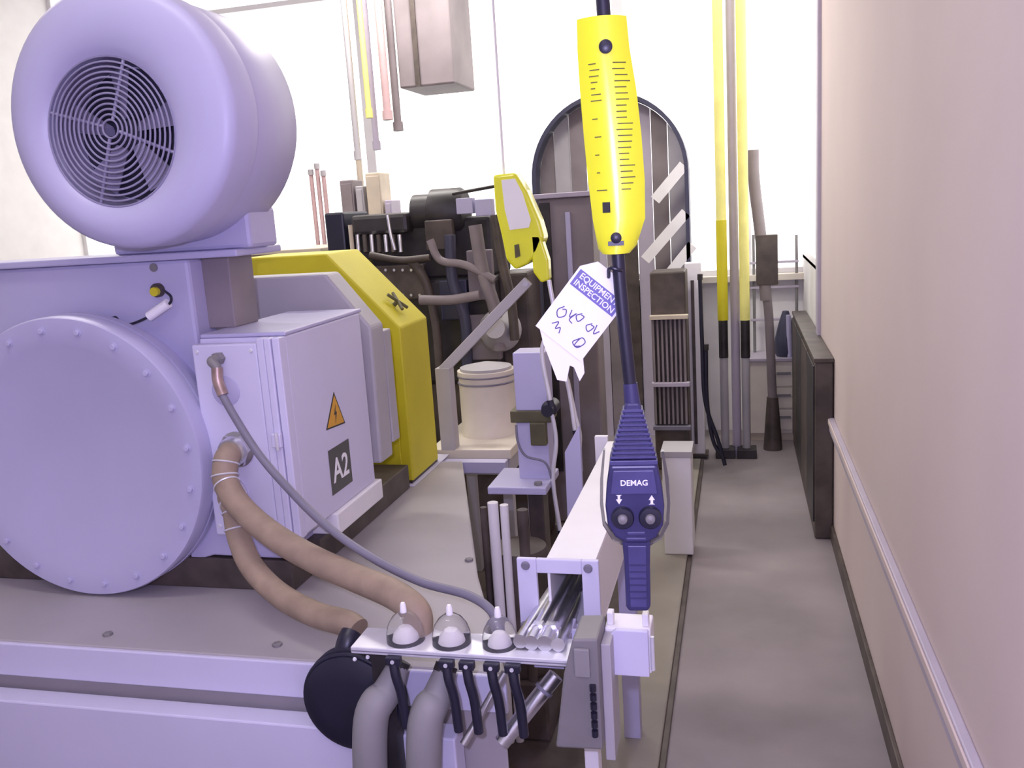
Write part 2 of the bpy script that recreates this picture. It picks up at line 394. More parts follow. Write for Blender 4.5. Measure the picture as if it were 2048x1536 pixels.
# cowl: dished front ring with an offset opening
m_ = MB(); n = 72; rings = []
for (t, dy) in ((0, 0.030), (0.0, 0.0), (0.12, -0.012), (0.45, -0.020), (0.85, -0.012), (0.97, 0.0), (1.0, 0.012), (1.0, 0.10)):
    cx_, cz_ = g.x+(c.x-g.x)*t, g.z+(c.z-g.z)*t; rr = Rg+(Rb-Rg)*t
    rings.append([(cx_+rr*math.cos(2*PI*i/n), YF+dy, cz_+rr*math.sin(2*PI*i/n)) for i in range(n)])
vs = [p for r_ in rings for p in r_]; fs = []
for k in range(len(rings)-1):
    for i in range(n):
        j = (i+1) % n; fs.append((k*n+i, k*n+j, (k+1)*n+j, (k+1)*n+i))
m_.add(vs, fs); obj('front_cowl', m_, 'paint', bl, smooth=True)
obj('drum', MB().lathe((c.x, YF+0.10, c.z), (0, 1, 0), [(Rb*0.975, 0), (Rb*0.985, 0.01), (Rb*0.985, 0.20), (Rb*0.90, 0.25)], 72), 'paint', bl, smooth=True)
obj('throat', MB().lathe((g.x, YF+0.031, g.z), (0, 1, 0), [(Rg*1.01, 0), (Rg*0.92, 0.068)], 48, False), 'fanblade', bl, smooth=True)
obj('inner_back', MB().lathe((g.x, YF+0.096, g.z), (0, 1, 0), [(Rg*0.9, 0), (Rg*0.9, 0.002)], 48), 'grilledark', bl)
fan = obj('fan_hub', MB().lathe((g.x, YF+0.08, g.z), (0, -1, 0), [(0.04, 0), (0.035, 0.02), (0.02, 0.03)], 24), 'grilledark', bl, smooth=True)
for i in range(5):
    th = 2*PI*i/5+0.35
    pts = []
    for (r_, dt, dy) in ((0.035, -0.25, 0.02), (Rg*0.86, -0.30, 0.012), (Rg*0.88, 0.18, 0.04), (0.035, 0.35, 0.035)):
        pts.append((g.x+r_*math.cos(th+dt), YF+0.03+dy, g.z+r_*math.sin(th+dt)))
    obj('blade', MB().prism(pts, (0, 0.003, 0)), 'fanblade', fan)
for i in range(13):
    rr = 0.020+(Rg-0.022)*i/12
    y_ = YF-0.016*(1-(i/12)**2)
    obj('grille_ring', MB().torus((g.x+0.012*(1-i/12), y_, g.z+0.006*(1-i/12)), (0, 1, 0), rr, 0.0024, 56, 6), 'wire', bl, smooth=True)
for i in range(4):
    th = PI*i/2-0.35
    a = Vector((g.x+0.012+0.022*math.cos(th), YF-0.013, g.z+0.006+0.022*math.sin(th))); b = Vector((g.x+Rg*math.cos(th), YF+0.004, g.z+Rg*math.sin(th)))
    obj('grille_spoke', MB().cyl(a, b, 0.004, n=8), 'wire', bl, smooth=True)
obj('saddle', MB().box(c.x-0.22, c.x+0.18, YF+0.20, YF+0.34, htop+0.018, c.z-Rb*0.72), 'paint', bl, bevel=0.01)
# brown bracket and dark plug to the right under the blower
p = at(395, 500, y=2.1); q = at(470, 640, y=2.1)
bk = root('blower_bracket', (p.x, 2.20, q.z), 'brown bracket block with dark plug beneath the blower drum', 'bracket')
obj('bracket_body', MB().prism([(at(378,640,y=2.1).x, 2.1, q.z-0.02), (at(470,640,y=2.1).x, 2.1, q.z-0.02), (at(452,478,y=2.1).x, 2.1, at(452,478,y=2.1).z), (at(405,482,y=2.1).x, 2.1, at(405,482,y=2.1).z), (at(400,540,y=2.1).x, 2.1, at(400,540,y=2.1).z)], (0, 0.12, 0)), 'archp', bk, bevel=0.004)
obj('plug', MB().lathe(at(392, 497, y=2.085), (0, 1, 0), [(0.016, 0), (0.016, 0.03)], 16), 'dark', bk)

# ================================================================== TERMINAL BOX
BY0, BY1 = 1.95, 2.44
bx0, bx1 = at(383, 700, y=BY0).x, at(578, 860, y=BY0).x
bz0, bz1 = at(520, 1076, y=BY0).z, at(470, 678, y=BY0).z
tb = root('terminal_box', ((bx0+bx1)/2, BY0, bz0), 'pale grey terminal box marked with a warning triangle and dark plate, beside the motor', 'terminal box')
obj('body', MB().box(bx0+0.004, bx1, BY0+0.03, BY1, bz0, bz1), 'paint2', tb, bevel=0.006)
obj('front_lid', MB().box(bx0, bx1-0.062, BY0, BY0+0.03, bz0+0.004, bz1-0.012), 'paint2', tb, bevel=0.005)
obj('corner_profile', MB().box(bx1-0.060, bx1-0.040, BY0-0.004, BY0+0.03, bz0, bz1).box(bx1-0.038, bx1-0.020, BY0-0.008, BY0+0.03, bz0, bz1).box(bx1-0.018, bx1+0.002, BY0-0.004, BY0+0.03, bz0, bz1), 'paint2', tb, bevel=0.003)
obj('top_lid', MB().box(bx0+0.01, bx1+0.004, BY0+0.028, BY1+0.004, bz1, bz1+0.010), 'paint', tb, bevel=0.003)
lt = at(557, 880, y=BY0-0.008)
la = obj('latch', MB().box(lt.x-0.014, lt.x+0.012, BY0-0.020, BY0-0.007, lt.z-0.018, lt.z+0.018), 'paint2', tb, bevel=0.003)
obj('latch_pin', MB().cyl((lt.x+0.004, BY0-0.024, lt.z-0.022), (lt.x+0.004, BY0-0.024, lt.z+0.022), 0.004, n=10), 'alu', la)
fy = (BY0+0.20, BY1+0.03)
obj('foot', MB().box(bx1-0.10, bx1+0.012, BY0+0.19, BY1+0.02, BZ+0.10, bz0), 'white', tb, bevel=0.004)
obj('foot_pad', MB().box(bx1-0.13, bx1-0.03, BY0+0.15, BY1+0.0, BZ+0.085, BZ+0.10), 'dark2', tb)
# darker disc painting a round shadow on the lid, and the screws
dc = at(452, 782, y=BY0); obj('shade_disc', MB().lathe((dc.x, BY0, dc.z), (0, -1, 0), [(0.038, 0), (0.038, 0.002), (0.036, 0.003)], 36), 'paint', tb, smooth=True)
sc_ = None
for (x, z) in ((bx0+0.015, bz1-0.03), (bx1-0.078, bz1-0.03), (bx0+0.015, bz0+0.03), (bx1-0.078, bz0+0.03)):
    if sc_ is None: sc_ = obj('screw', MB().lathe((x, BY0, z), (0, -1, 0), [(0.005, 0), (0.005, 0.002), (0.004, 0.003)], 12), 'alu', tb); sx_, sz_ = x, z
    else: inst(sc_, (x-sx_, 0, z-sz_), tb)
# triangle sticker on the +X face
X_ = bx1+0.0012
t1, t2, t3 = at(667, 784, x=bx1), at(652, 861, x=bx1), at(690, 846, x=bx1)
def onx(p, d=0.0): return Vector((bx1+d, p.y, p.z))
wt = obj('warning_triangle', MB().prism([onx(t1), onx(t2), onx(t3)], (0.0010, 0, 0)), 'ink', tb, label='orange warning triangle sticker with lightning flash')
cc = (t1+t2+t3)/3
ins = [onx(cc+(q-cc)*0.86, 0.0010) for q in (t1, t2, t3)]
obj('orange_field', MB().prism(ins, (0.0006, 0, 0)), 'orange', wt)
hh = (t1.z-(t2.z+t3.z)/2)
def L(dy, dz): return Vector((bx1+0.0016, cc.y+dy*hh, cc.z+dz*hh))
obj('lightning_flash', MB().prism([L(0.05, 0.30), L(-0.09, 0.02), L(0.0, 0.02), L(-0.04, -0.24), L(0.10, 0.09), L(0.015, 0.09)], (0.0005, 0, 0)), 'ink', wt)
q1, q2, q3, q4 = at(655, 899, x=bx1), at(697, 880, x=bx1), at(704, 964, x=bx1), at(665, 990, x=bx1)
ya, yb_ = (q1.y+q4.y)/2, (q2.y+q3.y)/2; za_, zb_ = (q3.z+q4.z)/2, (q1.z+q2.z)/2
np_ = obj('name_plate', MB().box(bx1, bx1+0.0015, ya, yb_, za_, zb_), 'platebg', tb, label='dark grey plate reading A2 in white')
text('lettering', 'A2', 0.092, frame((bx1+0.002, (ya+yb_)/2, (za_+zb_)/2-0.004), (0, 1, 0), (0, 0, 1)), 'card', np_, bold=0.0012, sx=0.95)

# fittings on the front lid
def gland(px, py, r, name='cable_gland'):
    p = at(px, py, y=BY0)
    o = obj(name, MB().lathe((p.x, BY0, p.z), (0, -1, 0), [(r*1.25, 0), (r*1.25, 0.006)], 28).lathe((p.x, BY0-0.006, p.z), (0, -1, 0), [(r*1.18, 0), (r*1.18, 0.018)], 6), 'steel', tb)
    obj('dome_nut', MB().lathe((p.x, BY0-0.024, p.z), (0, -1, 0), [(r*1.05, 0), (r*1.0, 0.010), (r*0.9, 0.016)], 24), 'steel', o, smooth=True)
    return p
g1 = gland(476, 898, 0.037)
g2 = gland(470, 985, 0.030)
# upper elbow fitting
e = at(440, 716, y=BY0)
ef = obj('elbow_fitting', MB().lathe((e.x, BY0, e.z), (0, -1, 0), [(0.016, 0), (0.016, 0.02)], 6).tube([(e.x, BY0-0.015, e.z), (e.x-0.002, BY0-0.035, e.z-0.002), at(433, 735, y=BY0-0.042), at(434, 755, y=BY0-0.042)], 0.0115, 14), 'grey', tb, smooth=True)

# ================================================================== HOSES
def hose(name, pts, r, m, label, ties=(), tiem='alu', cat='hose', rot=None, group=None):
    rt = root(name, pts[-1], label, cat, group)
    mb = MB().tube(pts, r, 20, 10); Q = mb.path
    obj('hose_body', mb, m, rt, smooth=True)
    for t in ties:
        i = int(t*(len(Q)-2)); a = (Q[i+1]-Q[i]).normalized()
        obj('tie', MB().torus(Q[i], a, (r if not callable(r) else r(t))+0.0008, 0.0022, 24, 6), tiem, rt, smooth=True)
    return rt
h1 = [Vector((g1.x, BY0-0.03, g1.z)), at(452, 922, y=1.89), at(452, 965, y=1.87), at(482, 1015, y=1.83), at(545, 1070, y=1.79), at(630, 1120, y=1.74), at(710, 1155, y=1.69), at(790, 1190, y=1.62), at(832, 1225, y=1.585), at(836, 1270, y=1.58)]
hose('brown_hose', h1, 0.0305, 'hose', 'upper thick brown hose curving from the box gland to the cable plate', (0.13, 0.20, 0.24))
h2 = [Vector((g2.x, BY0-0.03, g2.z)), at(468, 1020, y=1.885), at(478, 1075, y=1.86), at(505, 1135, y=1.82), at(560, 1190, y=1.77), at(630, 1228, y=1.71), at(692, 1246, y=1.67), at(716, 1262, y=1.655)]
hose('brown_hose', h2, 0.0285, 'hose', 'lower thick brown hose sweeping down towards the black drum', (0.10, 0.17, 0.26))
h3 = [at(434, 752, y=BY0-0.042), at(440, 780, y=1.90), at(470, 835, y=1.88), at(515, 905, y=1.85), at(570, 970, y=1.82), at(645, 1045, y=1.78), at(735, 1110, y=1.73), at(840, 1163, y=1.68), at(935, 1190, y=1.64), at(985, 1225, y=1.60), at(1000, 1275, y=1.57)]
hr = hose('grey_hose', h3, 0.0095, 'ghose', 'slim grey hose running diagonally from the elbow fitting across the terminal box')
obj('crimp_sleeve', MB().tube([at(434, 735, y=BY0-0.042), at(436, 762, y=1.903), at(446, 790, y=1.898)], 0.0135, 16, 4), 'copper', hr, smooth=True)

# ================================================================== YELLOW COUPLING GUARD
GY0, GY1 = 2.90, 3.18
def G(px, py, y=GY0): return at(px, py, y=y)
gx0, gxr = G(700, 900).x-0.05, G(822, 900).x
gzb = G(820, 962).z; gzs = at(806, 655, y=GY0).z; gt = at(700, 505, y=GY0).z
gx1 = gxr
gu = root('coupling_guard', ((gx0+gx1)/2, GY0, BZ), 'bright yellow sheet metal coupling guard behind the terminal box', 'guard')
slx = gx1-0.25
prof_ = [(gx0-0.30, GY0, gzb), (gx1, GY0, gzb), (gx1, GY0, gzs), (slx, GY0, gt), (gx0-0.30, GY0, gt)]
obj('hood', MB().prism(prof_, (0, GY1-GY0, 0)), 'yellow', gu, bevel=0.006)
obj('front_flange', MB().box(gx0-0.25, gx1-0.035, GY0-0.012, GY0, gzb, gzs-0.02), 'yellow', gu, bevel=0.003)
# star knob on the slope
s0 = Vector((gx1, 0, gzs)); s1 = Vector((slx, 0, gt)); sm = s0+(s1-s0)*0.25; sm.y = (GY0+GY1)/2-0.02
sn_ = Vector((s0.z-s1.z, 0, s1.x-s0.x)); sn_ = -sn_.normalized() if sn_.z > 0 and False else Vector((abs(sn_.x), 0, abs(sn_.z))).normalized()
kn = obj('clamp_handle', MB().cyl(sm, sm+sn_*0.022, 0.008, n=12), 'olive', gu)
for a in (0.6, -0.6):
    t_ = (s1-s0).normalized(); d_ = t_*math.cos(a)+Vector((0, 1, 0))*math.sin(a)
    obj('handle_arm', MB().cyl(sm+sn_*0.02-d_*0.045, sm+sn_*0.02+d_*0.045, 0.006, n=10), 'olive', kn)
obj('base_rail', MB().box(gx0-0.1, gx1+0.012, GY0-0.03, GY1+0.1, BZ, gzb-0.008), 'paint2', gu, bevel=0.003)
obj('gasket', MB().box(gx0-0.1, gx1-0.004, GY0-0.004, GY1, gzb-0.008, gzb), 'dark', gu)
# short grey flange between box and guard
p = at(748, 670, y=2.55); q = at(760, 880, y=2.55)
obj('shaft_shield', MB().box(at(700, 700, y=2.6).x, at(770, 700, y=2.6).x, 2.602, 2.66, at(760, 885, y=2.6).z, at(748, 662, y=2.6).z), 'paint3', mo, bevel=0.004)

# ================================================================== TRUNK with flange and steel pipes
FY = 1.70
fl = at(1032, 1112, y=FY); fr_ = at(1199, 1290, y=FY)
fx0, fx1 = fl.x, at(1200, 1200, y=FY).x; fz1, fz0 = (at(1032, 1112, y=FY).z+at(1198, 1128, y=FY).z)/2, (at(1200, 1290, y=FY).z)
tx0, tx1 = at(1090, 1115, y=FY).x, at(1190, 1118, y=FY).x
ty1 = at(1200, 882, z=fz1).y
tr = root('cable_duct', ((fx0+fx1)/2, FY, 0.02), 'square white cable duct with a bolted end flange pointing at the viewer', 'cable duct')
m_ = MB(); t_ = 0.006
m_.box(tx0, tx1, FY+0.012, ty1, fz1-t_, fz1-0.0005).box(tx0, tx0+t_, FY+0.012, ty1, fz0+0.02, fz1-t_).box(tx1-t_, tx1, FY+0.012, ty1, fz0+0.02, fz1-t_).box(tx0, tx1, FY+0.012, ty1, fz0+0.014, fz0+0.02)
obj('duct_body', m_, 'white', tr, bevel=0.0015)
hx0, hx1_ = at(1075, 1180, y=FY).x, at(1165, 1180, y=FY).x; hz1, hz0 = at(1120, 1148, y=FY).z, at(1120, 1250, y=FY).z
m_ = MB(); m_.box(fx0, hx0, FY, FY+0.012, fz0, fz1).box(hx1_, fx1, FY, FY+0.012, fz0, fz1).box(hx0, hx1_, FY, FY+0.012, hz1, fz1).box(hx0, hx1_, FY, FY+0.012, fz0, hz0)
obj('end_flange', m_, 'paint2', tr, bevel=0.002)
b0 = None
for (px, py) in ((1051, 1131), (1176, 1137), (1182, 1256), (1050, 1250)):
    p = at(px, py, y=FY)
    if b0 is None: b0 = obj('bolt', MB().lathe((p.x, FY, p.z), (0, -1, 0), [(0.0095, 0), (0.0095, 0.002), (0.007, 0.006)], 14), 'ghose', tr); q = p
    else: inst(b0, (p.x-q.x, 0, p.z-q.z), tr)
obj('end_riser', MB().box(at(1190, 900, y=ty1).x, at(1216, 900, y=ty1).x, ty1, ty1+0.02, at(1200, 942, y=ty1).z, at(1200, 873, y=ty1).z), 'white', tr, bevel=0.002)
obj('support_post', MB().box(tx0+0.03, tx0+0.08, ty1-0.12, ty1-0.07, 0.02, fz0+0.014), 'paint', tr, bevel=0.002)
obj('front_post', MB().box(fx1-0.03, fx1-0.002, FY-0.10, FY-0.06, 0.02, fz0-0.03), 'white', tr, bevel=0.002)
obj('post_bracket', MB().box(fx1-0.06, fx1+0.016, FY-0.10, FY+0.012, fz0-0.03, fz0), 'paint', tr, bevel=0.002)
pipes = [((1108, 1178), (1040, 1283), 0.0135), ((1128, 1172), (1062, 1286), 0.0145), ((1148, 1176), (1090, 1288), 0.0155), ((1150, 1208), (1116, 1290), 0.013)]
words = ['leftmost', 'second from the left', 'third from the left', 'rightmost and lowest']
for i, (p, q, r) in enumerate(pipes):
    a = at(*p, y=FY+0.14); b = at(*q, y=1.53); a2 = a+(a-b)*0.6
    sp_ = root('steel_pipe', b, 'bright steel pipe leaving the square duct, %s of the four' % words[i], 'pipe', 'steel pipes from the duct')
    obj('pipe_body', MB().cyl(b, a2, r, n=24), 'steel', sp_, smooth=True)
    if i in (1, 2):
        d_ = (a-b).normalized(); obj('coupling_nut', MB().lathe(b+d_*0.05, d_, [(r*1.3, 0), (r*1.3, 0.022)], 6), 'steel', sp_)

# ================================================================== CLAMP PLATE in the foreground
PY0, PY1 = 1.50, 1.585
pz = (at(700, 1287, y=PY0).z+at(1140, 1328, y=PY0).z)/2
px0, px1 = at(700, 1290, y=PY0).x, at(1142, 1330, y=PY0).x
cp = root('clamp_plate', ((px0+px1)/2, PY0, pz-0.014), 'flat white metal plate with black clamps hooked over its front edge, bottom centre', 'plate')
obj('plate', MB().box(px0, px1, PY0, PY1, pz-0.014, pz), 'alu', cp, bevel=0.002)
obj('edge_groove', MB().box(px0+0.002, px1-0.002, PY0-0.001, PY0, pz-0.0085, pz-0.0065), 'ghose', cp)
obj('wall_arm', MB().box(fx0+0.06, fx0+0.12, PY1-0.03, FY+0.0, pz-0.05, pz-0.014), 'paint', cp, bevel=0.002)
obj('back_leg', MB().box(px0+0.02, px0+0.06, PY1-0.04, PY1, 0.02, pz-0.014), 'dark', cp)
b0 = None
for (px, r) in ((806, 0), (898, 0), (1045, 0)):
    p = at(px, 1282 + (px-806)*0.10, y=PY0+0.03)
    if b0 is None: b0 = obj('slot', MB().box(p.x-0.012, p.x+0.012, p.y-0.004, p.y+0.004, pz, pz+0.0008), 'grey', cp); q = p
    else: inst(b0, (p.x-q.x, 0, 0), cp)
# clamps
cl0 = None
order = ['leftmost', 'second from left', 'middle', 'second from right', 'rightmost']
for i, px in enumerate((790, 895, 935, 984, 1026)):
    p = at(px, 1310, y=PY0); w_ = 0.013
    rt = root('cable_clamp', (p.x, PY0-0.006, pz-0.12), 'black plastic clamp strap hooked on the white plate, %s of five' % order[i], 'clamp', 'black clamps on the plate')
    obj('hook', MB().box(p.x-w_*1.15, p.x+w_*1.15, PY0-0.016, PY0-0.001, pz-0.026, pz-0.010), 'black', rt, bevel=0.002)
    obj('strap', MB().tube([(p.x, PY0-0.010, pz-0.024), (p.x+0.004, PY0-0.014, pz-0.05), (p.x+0.010, PY0-0.010, pz-0.09), (p.x+0.012, PY0-0.004, pz-0.16)], 0.0095, 10, 5), 'black', rt, smooth=True)
    obj('strap_screw', MB().lathe((p.x, PY0-0.016, pz-0.018), (0, -1, 0), [(0.004, 0), (0.004, 0.002)], 10), 'alu', rt)
# clear domed covers
for (px, py, r, nm) in ((812, 1278, 0.0385, 'clear domed cover with a stem on the white plate, left one'), (904, 1286, 0.0385, 'clear domed cover with a stem on the white plate, middle one'), (1000, 1292, 0.034, 'clear domed cover with a stem on the white plate, next to the steel pipes')):
    p = at(px, py, y=PY0+0.043)
    d = root('domed_cover', (p.x, p.y, pz), nm, 'cover', 'clear domed covers')
    obj('dome', MB().lathe((p.x, p.y, pz), (0, 0, 1), [(r, 0), (r, 0.006), (r*0.97, 0.02), (r*0.85, 0.036), (r*0.60, 0.050), (r*0.30, 0.058), (0.004, 0.060)], 32), 'clear', d, smooth=True)
    obj('stem', MB().lathe((p.x, p.y, pz+0.058), (0, 0, 1), [(0.007, 0), (0.006, 0.015), (0.004, 0.020)], 14), 'card', d, smooth=True)
    obj('white_core', MB().lathe((p.x, p.y, pz+0.002), (0, 0, 1), [(r*0.62, 0), (r*0.55, 0.012), (r*0.3, 0.024), (0.003, 0.026)], 20), 'card', d, smooth=True)
# hoses hanging below the plate
for i, (a, b, r, nm) in enumerate((((800, 1322), (742, 1440), 0.028, 'left'), ((893, 1332), (850, 1450), 0.028, 'right'))):
    A_, B_ = at(*a, y=1.56), at(*b, y=1.50)
    rt = root('plate_hose', B_, 'thick olive-grey hose hanging under the white plate, %s of two' % nm, 'hose', 'hoses under the plate')
    obj('hose_body', MB().tube([A_, (A_+B_)/2+Vector((0.004, 0, 0)), B_, B_+Vector((-0.02, 0, -0.20))], lambda t: 0.021+0.014*min(1, t*2), 20, 8), 'ghose2', rt, smooth=True)
    obj('hose_end', MB().cyl(A_+(A_-B_)*0.02, A_-(A_-B_)*0.12, 0.023, n=18), 'dark', rt, smooth=True)
for i, (a, b, r, nm) in enumerate((((1112, 1350), (1040, 1440), 0.016, 'wider'), ((1010, 1345), (955, 1440), 0.008, 'slimmer'))):
    A_, B_ = at(*a, y=1.57), at(*b, y=1.53)
    rt = root('hanging_pipe', B_, 'bright steel pipe slanting down below the white plate, the %s one' % nm, 'pipe')
    obj('pipe_body', MB().cyl(A_, B_+(B_-A_)*0.5, r, n=20), 'steel', rt, smooth=True)
    obj('pipe_collar', MB().cyl(A_-(A_-B_)*0.30, A_-(A_-B_)*0.36, r*1.2, n=20), 'ghose', rt, smooth=True)
# round black drum
p = at(706, 1400, y=1.57)
dm = root('cable_drum', (p.x, p.y, p.z-0.1), 'round black drum with bright rivets, left below the white plate', 'drum')
obj('drum_body', MB().lathe((p.x, 1.55, p.z), (0, 1, 0), [(0.055, -0.004), (0.09, 0), (0.103, 0.006), (0.106, 0.03), (0.10, 0.07)], 48), 'black', dm, smooth=True)
obj('ribs', MB().torus((p.x, 1.565, p.z), (0, 1, 0), 0.105, 0.005, 48, 8).torus((p.x, 1.583, p.z), (0, 1, 0), 0.106, 0.005, 48, 8).torus((p.x, 1.60, p.z), (0, 1, 0), 0.105, 0.005, 48, 8), 'black', dm, smooth=True)
b0 = None
for (px, py) in ((708, 1320), (734, 1316), (713, 1365)):
    q = at(px, py, y=1.547)
    if b0 is None: b0 = obj('rivet', MB().lathe((q.x, 1.551, q.z), (0, -1, 0), [(0.0045, 0), (0.0035, 0.003), (0.001, 0.004)], 12), 'card', dm, smooth=True); q0 = q
    else: inst(b0, (q.x-q0.x, 0, q.z-q0.z), dm)
obj('drum_bracket', MB().box(p.x-0.01, p.x+0.05, 1.62, 1.64, 0.02, p.z+0.03), 'dark', dm)
obj('inlet_boot', MB().tube([at(704, 1266, y=1.63), at(694, 1290, y=1.61), at(688, 1330, y=1.60)], 0.024, 16, 6), 'black', dm, smooth=True)
# dark clamp block on the right end of the plate
q0_, q1_ = at(1140, 1268, y=1.49), at(1198, 1268, y=1.49)
cbk = root('clamp_block', ((q0_.x+q1_.x)/2, 1.50, 0.60), 'dark grey clamp block at the right end of the white plate', 'clamp')
obj('jaw', MB().prism([(q0_.x+0.008, 1.47, q0_.z), (q1_.x, 1.47, q1_.z), (q1_.x, 1.47, q1_.z-0.22), (q0_.x-0.035, 1.47, q0_.z-0.22), (q0_.x-0.012, 1.47, q0_.z-0.07)], (0, 0.10, 0)), 'grey', cbk, bevel=0.004)
obj('pad', MB().box(q0_.x+0.01, q1_.x-0.015, 1.462, 1.47, q0_.z-0.07, q0_.z-0.015), 'ghose2', cbk, bevel=0.002)
for k in range(6):
    zz = q0_.z-0.085-0.018*k
    obj('link', MB().cyl((q1_.x-0.012, 1.466, zz), (q1_.x-0.012, 1.466, zz-0.012), 0.006, n=10), 'black', cbk)
obj('side_plate', MB().box(q1_.x, q1_.x+0.018, 1.50, 1.58, q1_.z-0.26, q1_.z-0.025), 'paint3', cbk, bevel=0.002)

# ================================================================== WHITE JUNCTION BOX below the pendant
JY = 1.54
j0, j1 = at(1207, 1262, y=JY), at(1303, 1352, y=JY)
jx0, jx1, jz0, jz1 = j0.x, j1.x, (at(1207,1352,y=JY).z+j1.z)/2, (j0.z+at(1303,1262,y=JY).z)/2
jb = root('junction_box', ((jx0+jx1)/2, JY, jz0), 'pale square junction box with a flat lid at the foot of the hanging control', 'junction box')
obj('box_body', MB().box(jx0, jx1, JY+0.012, JY+0.075, jz0, jz1), 'white', jb, bevel=0.004)
obj('box_lid', MB().prism([(jx0, JY, jz0), (jx1-0.004, JY, jz0), (jx1-0.004, JY, jz1), (jx0+0.022, JY, jz1), (jx0, JY, jz1-0.02)], (0, 0.012, 0)), 'paint2', jb, bevel=0.0015)
obj('hinge', MB().cyl((jx1+0.003, JY+0.006, jz0+0.012), (jx1+0.003, JY+0.006, jz1-0.012), 0.004, n=10), 'alu', jb, smooth=True)
obj('mount_bar', MB().box(fx1-0.04, jx0+0.02, JY+0.05, JY+0.06, jz0+0.02, jz0+0.06), 'paint', jb)
b0 = obj('lug', MB().box(jx0+0.004, jx0+0.016, JY+0.02, JY+0.04, jz1, jz1+0.025), 'white', jb, bevel=0.002)
inst(b0, (jx1-jx0-0.02, 0, 0), jb)

# ================================================================== HANGING CONTROL (faces the viewer, local frame in metres)
PD = 1.42
S = PD/1800.0*1.035        # metres per photo pixel at this distance
pc = at(1268, 960, y=PD)
rollz = 0.0
# local axes: x to the right in the picture, z up along the hanging cable, y away
topw = at(1250, 540, y=PD); botw = at(1270, 1225, y=PD)
ez = (topw-botw).normalized(); ey = (pc-CAM); ey = (ey-ez*ey.dot(ez)).normalized(); ex = ey.cross(ez)
PM = Matrix((ex, ey, ez)).transposed()
S = (topw-botw).length/685.3
pend = root('pendant_control', pc, 'dark blue-black hoist pendant with two round knobs hanging in the centre foreground', 'pendant control', rot=PM.to_euler())
def Lp(px, py, d=0.0):
    """photo offsets measured on the control's front -> its local frame"""
    return Vector(((px-1268)*S, d, (960-py)*S))
def outline(pts, d): return [Lp(x, y, d) for (x, y) in pts]
dep = 0.045
body = [(1222, 926), (1313, 926), (1322, 975), (1325, 1010), (1322, 1050), (1308, 1076), (1290, 1086), (1248, 1086), (1228, 1074), (1214, 1048), (1211, 1010), (1214, 975)]
obj('housing', MB().prism(outline(body, -0.010), (0, dep, 0)), 'dblue', pend, bevel=0.005, seg=3)
obj('face_plate', MB().prism(outline([(1228, 936), (1306, 936), (1312, 984), (1222, 984)], -0.014), (0, 0.005, 0)), 'dblue2', pend, bevel=0.0015)
obj('bezel', MB().prism(outline([(1210, 900), (1214, 900), (1208, 960), (1206, 1010), (1209, 1050), (1226, 1080), (1246, 1092), (1294, 1092), (1314, 1078), (1328, 1050), (1331, 1010), (1328, 960), (1322, 905), (1327, 905), (1335, 960), (1337, 1010), (1334, 1052), (1318, 1084), (1296, 1098), (1244, 1098), (1222, 1086), (1204, 1054), (1200, 1010), (1202, 960)], 0.004), (0, 0.012, 0)), 'smoke', pend)
# grommet: ribbed cone
gr = obj('cable_boot', MB().prism(outline([(1256, 806), (1283, 806), (1312, 918), (1224, 918)], -0.002), (0, 0.030, 0)), 'dblue', pend, bevel=0.004)
for k in range(11):
    y0 = 818+k*9.2; f0 = (y0-806)/112; xl = 1256-32*f0-2; xr_ = 1283+29*f0+2
    obj('rib', MB().prism(outline([(xl, y0), (xr_, y0), (xr_+1.6, y0+5.5), (xl-1.6, y0+5.5)], -0.007), (0, 0.036, 0)), 'dblue2', gr, bevel=0.0012, seg=1)
obj('collar', MB().prism(outline([(1222, 918), (1314, 918), (1314, 927), (1222, 927)], -0.009), (0, 0.042, 0)), 'dblue2', pend, bevel=0.001)
text('lettering', 'DEMAG', 13.5*S*1.15, frame(Lp(1268, 961, -0.0145), (1, 0, 0), (0, 0, 1)), 'card', pend, bold=0.0003, sx=1.0, label='small white maker lettering')
# arrows
def arrow(cx, up):
    s_ = 1 if up else -1
    pts = [(cx-6, 996+1*s_), (cx, 996-9*s_), (cx+6, 996+1*s_), (cx+2.5, 996+1*s_), (cx+2.5, 996+8*s_), (cx+6, 996+10*s_), (cx-6, 996+10*s_), (cx-2.5, 996+8*s_), (cx-2.5, 996+1*s_)]
    return obj('arrow_mark', MB().prism(outline(pts, -0.0108), (0, 0.0008, 0)), 'card', pend)
arrow(1238, False); arrow(1301, True)
for cx in (1244, 1297):
    kb = obj('knob', MB().lathe(Lp(cx, 1031, -0.010), (0, -1, 0), [(22*S, 0), (22*S, 0.008), (20*S, 0.011), (11*S, 0.012)], 36), 'black', pend, smooth=True)
    obj('knob_cap', MB().lathe(Lp(cx, 1031, -0.022), (0, -1, 0), [(10*S, 0), (8.5*S, 0.005), (4*S, 0.007), (0.0003, 0.0075)], 24), 'grey', kb, smooth=True)
obj('grip_slot', MB().prism(outline([(1252, 1062), (1286, 1062), (1286, 1067), (1252, 1067)], -0.0125), (0, 0.003, 0)).prism(outline([(1250, 1074), (1288, 1074), (1288, 1079), (1250, 1079)], -0.0125), (0, 0.003, 0)), 'dblue2', pend, bevel=0.0005)
obj('handle', MB().prism(outline([(1241, 1080), (1297, 1080), (1295, 1130), (1294, 1222), (1288, 1232), (1250, 1232), (1245, 1222), (1244, 1130)], -0.006), (0, 0.034, 0)), 'dblue', pend, bevel=0.004)
hg = obj('handle_grip', MB().prism(outline([(1252, 1092), (1288, 1092), (1286, 1222), (1254, 1222)], -0.009), (0, 0.004, 0)), 'dblue2', pend, bevel=0.001)
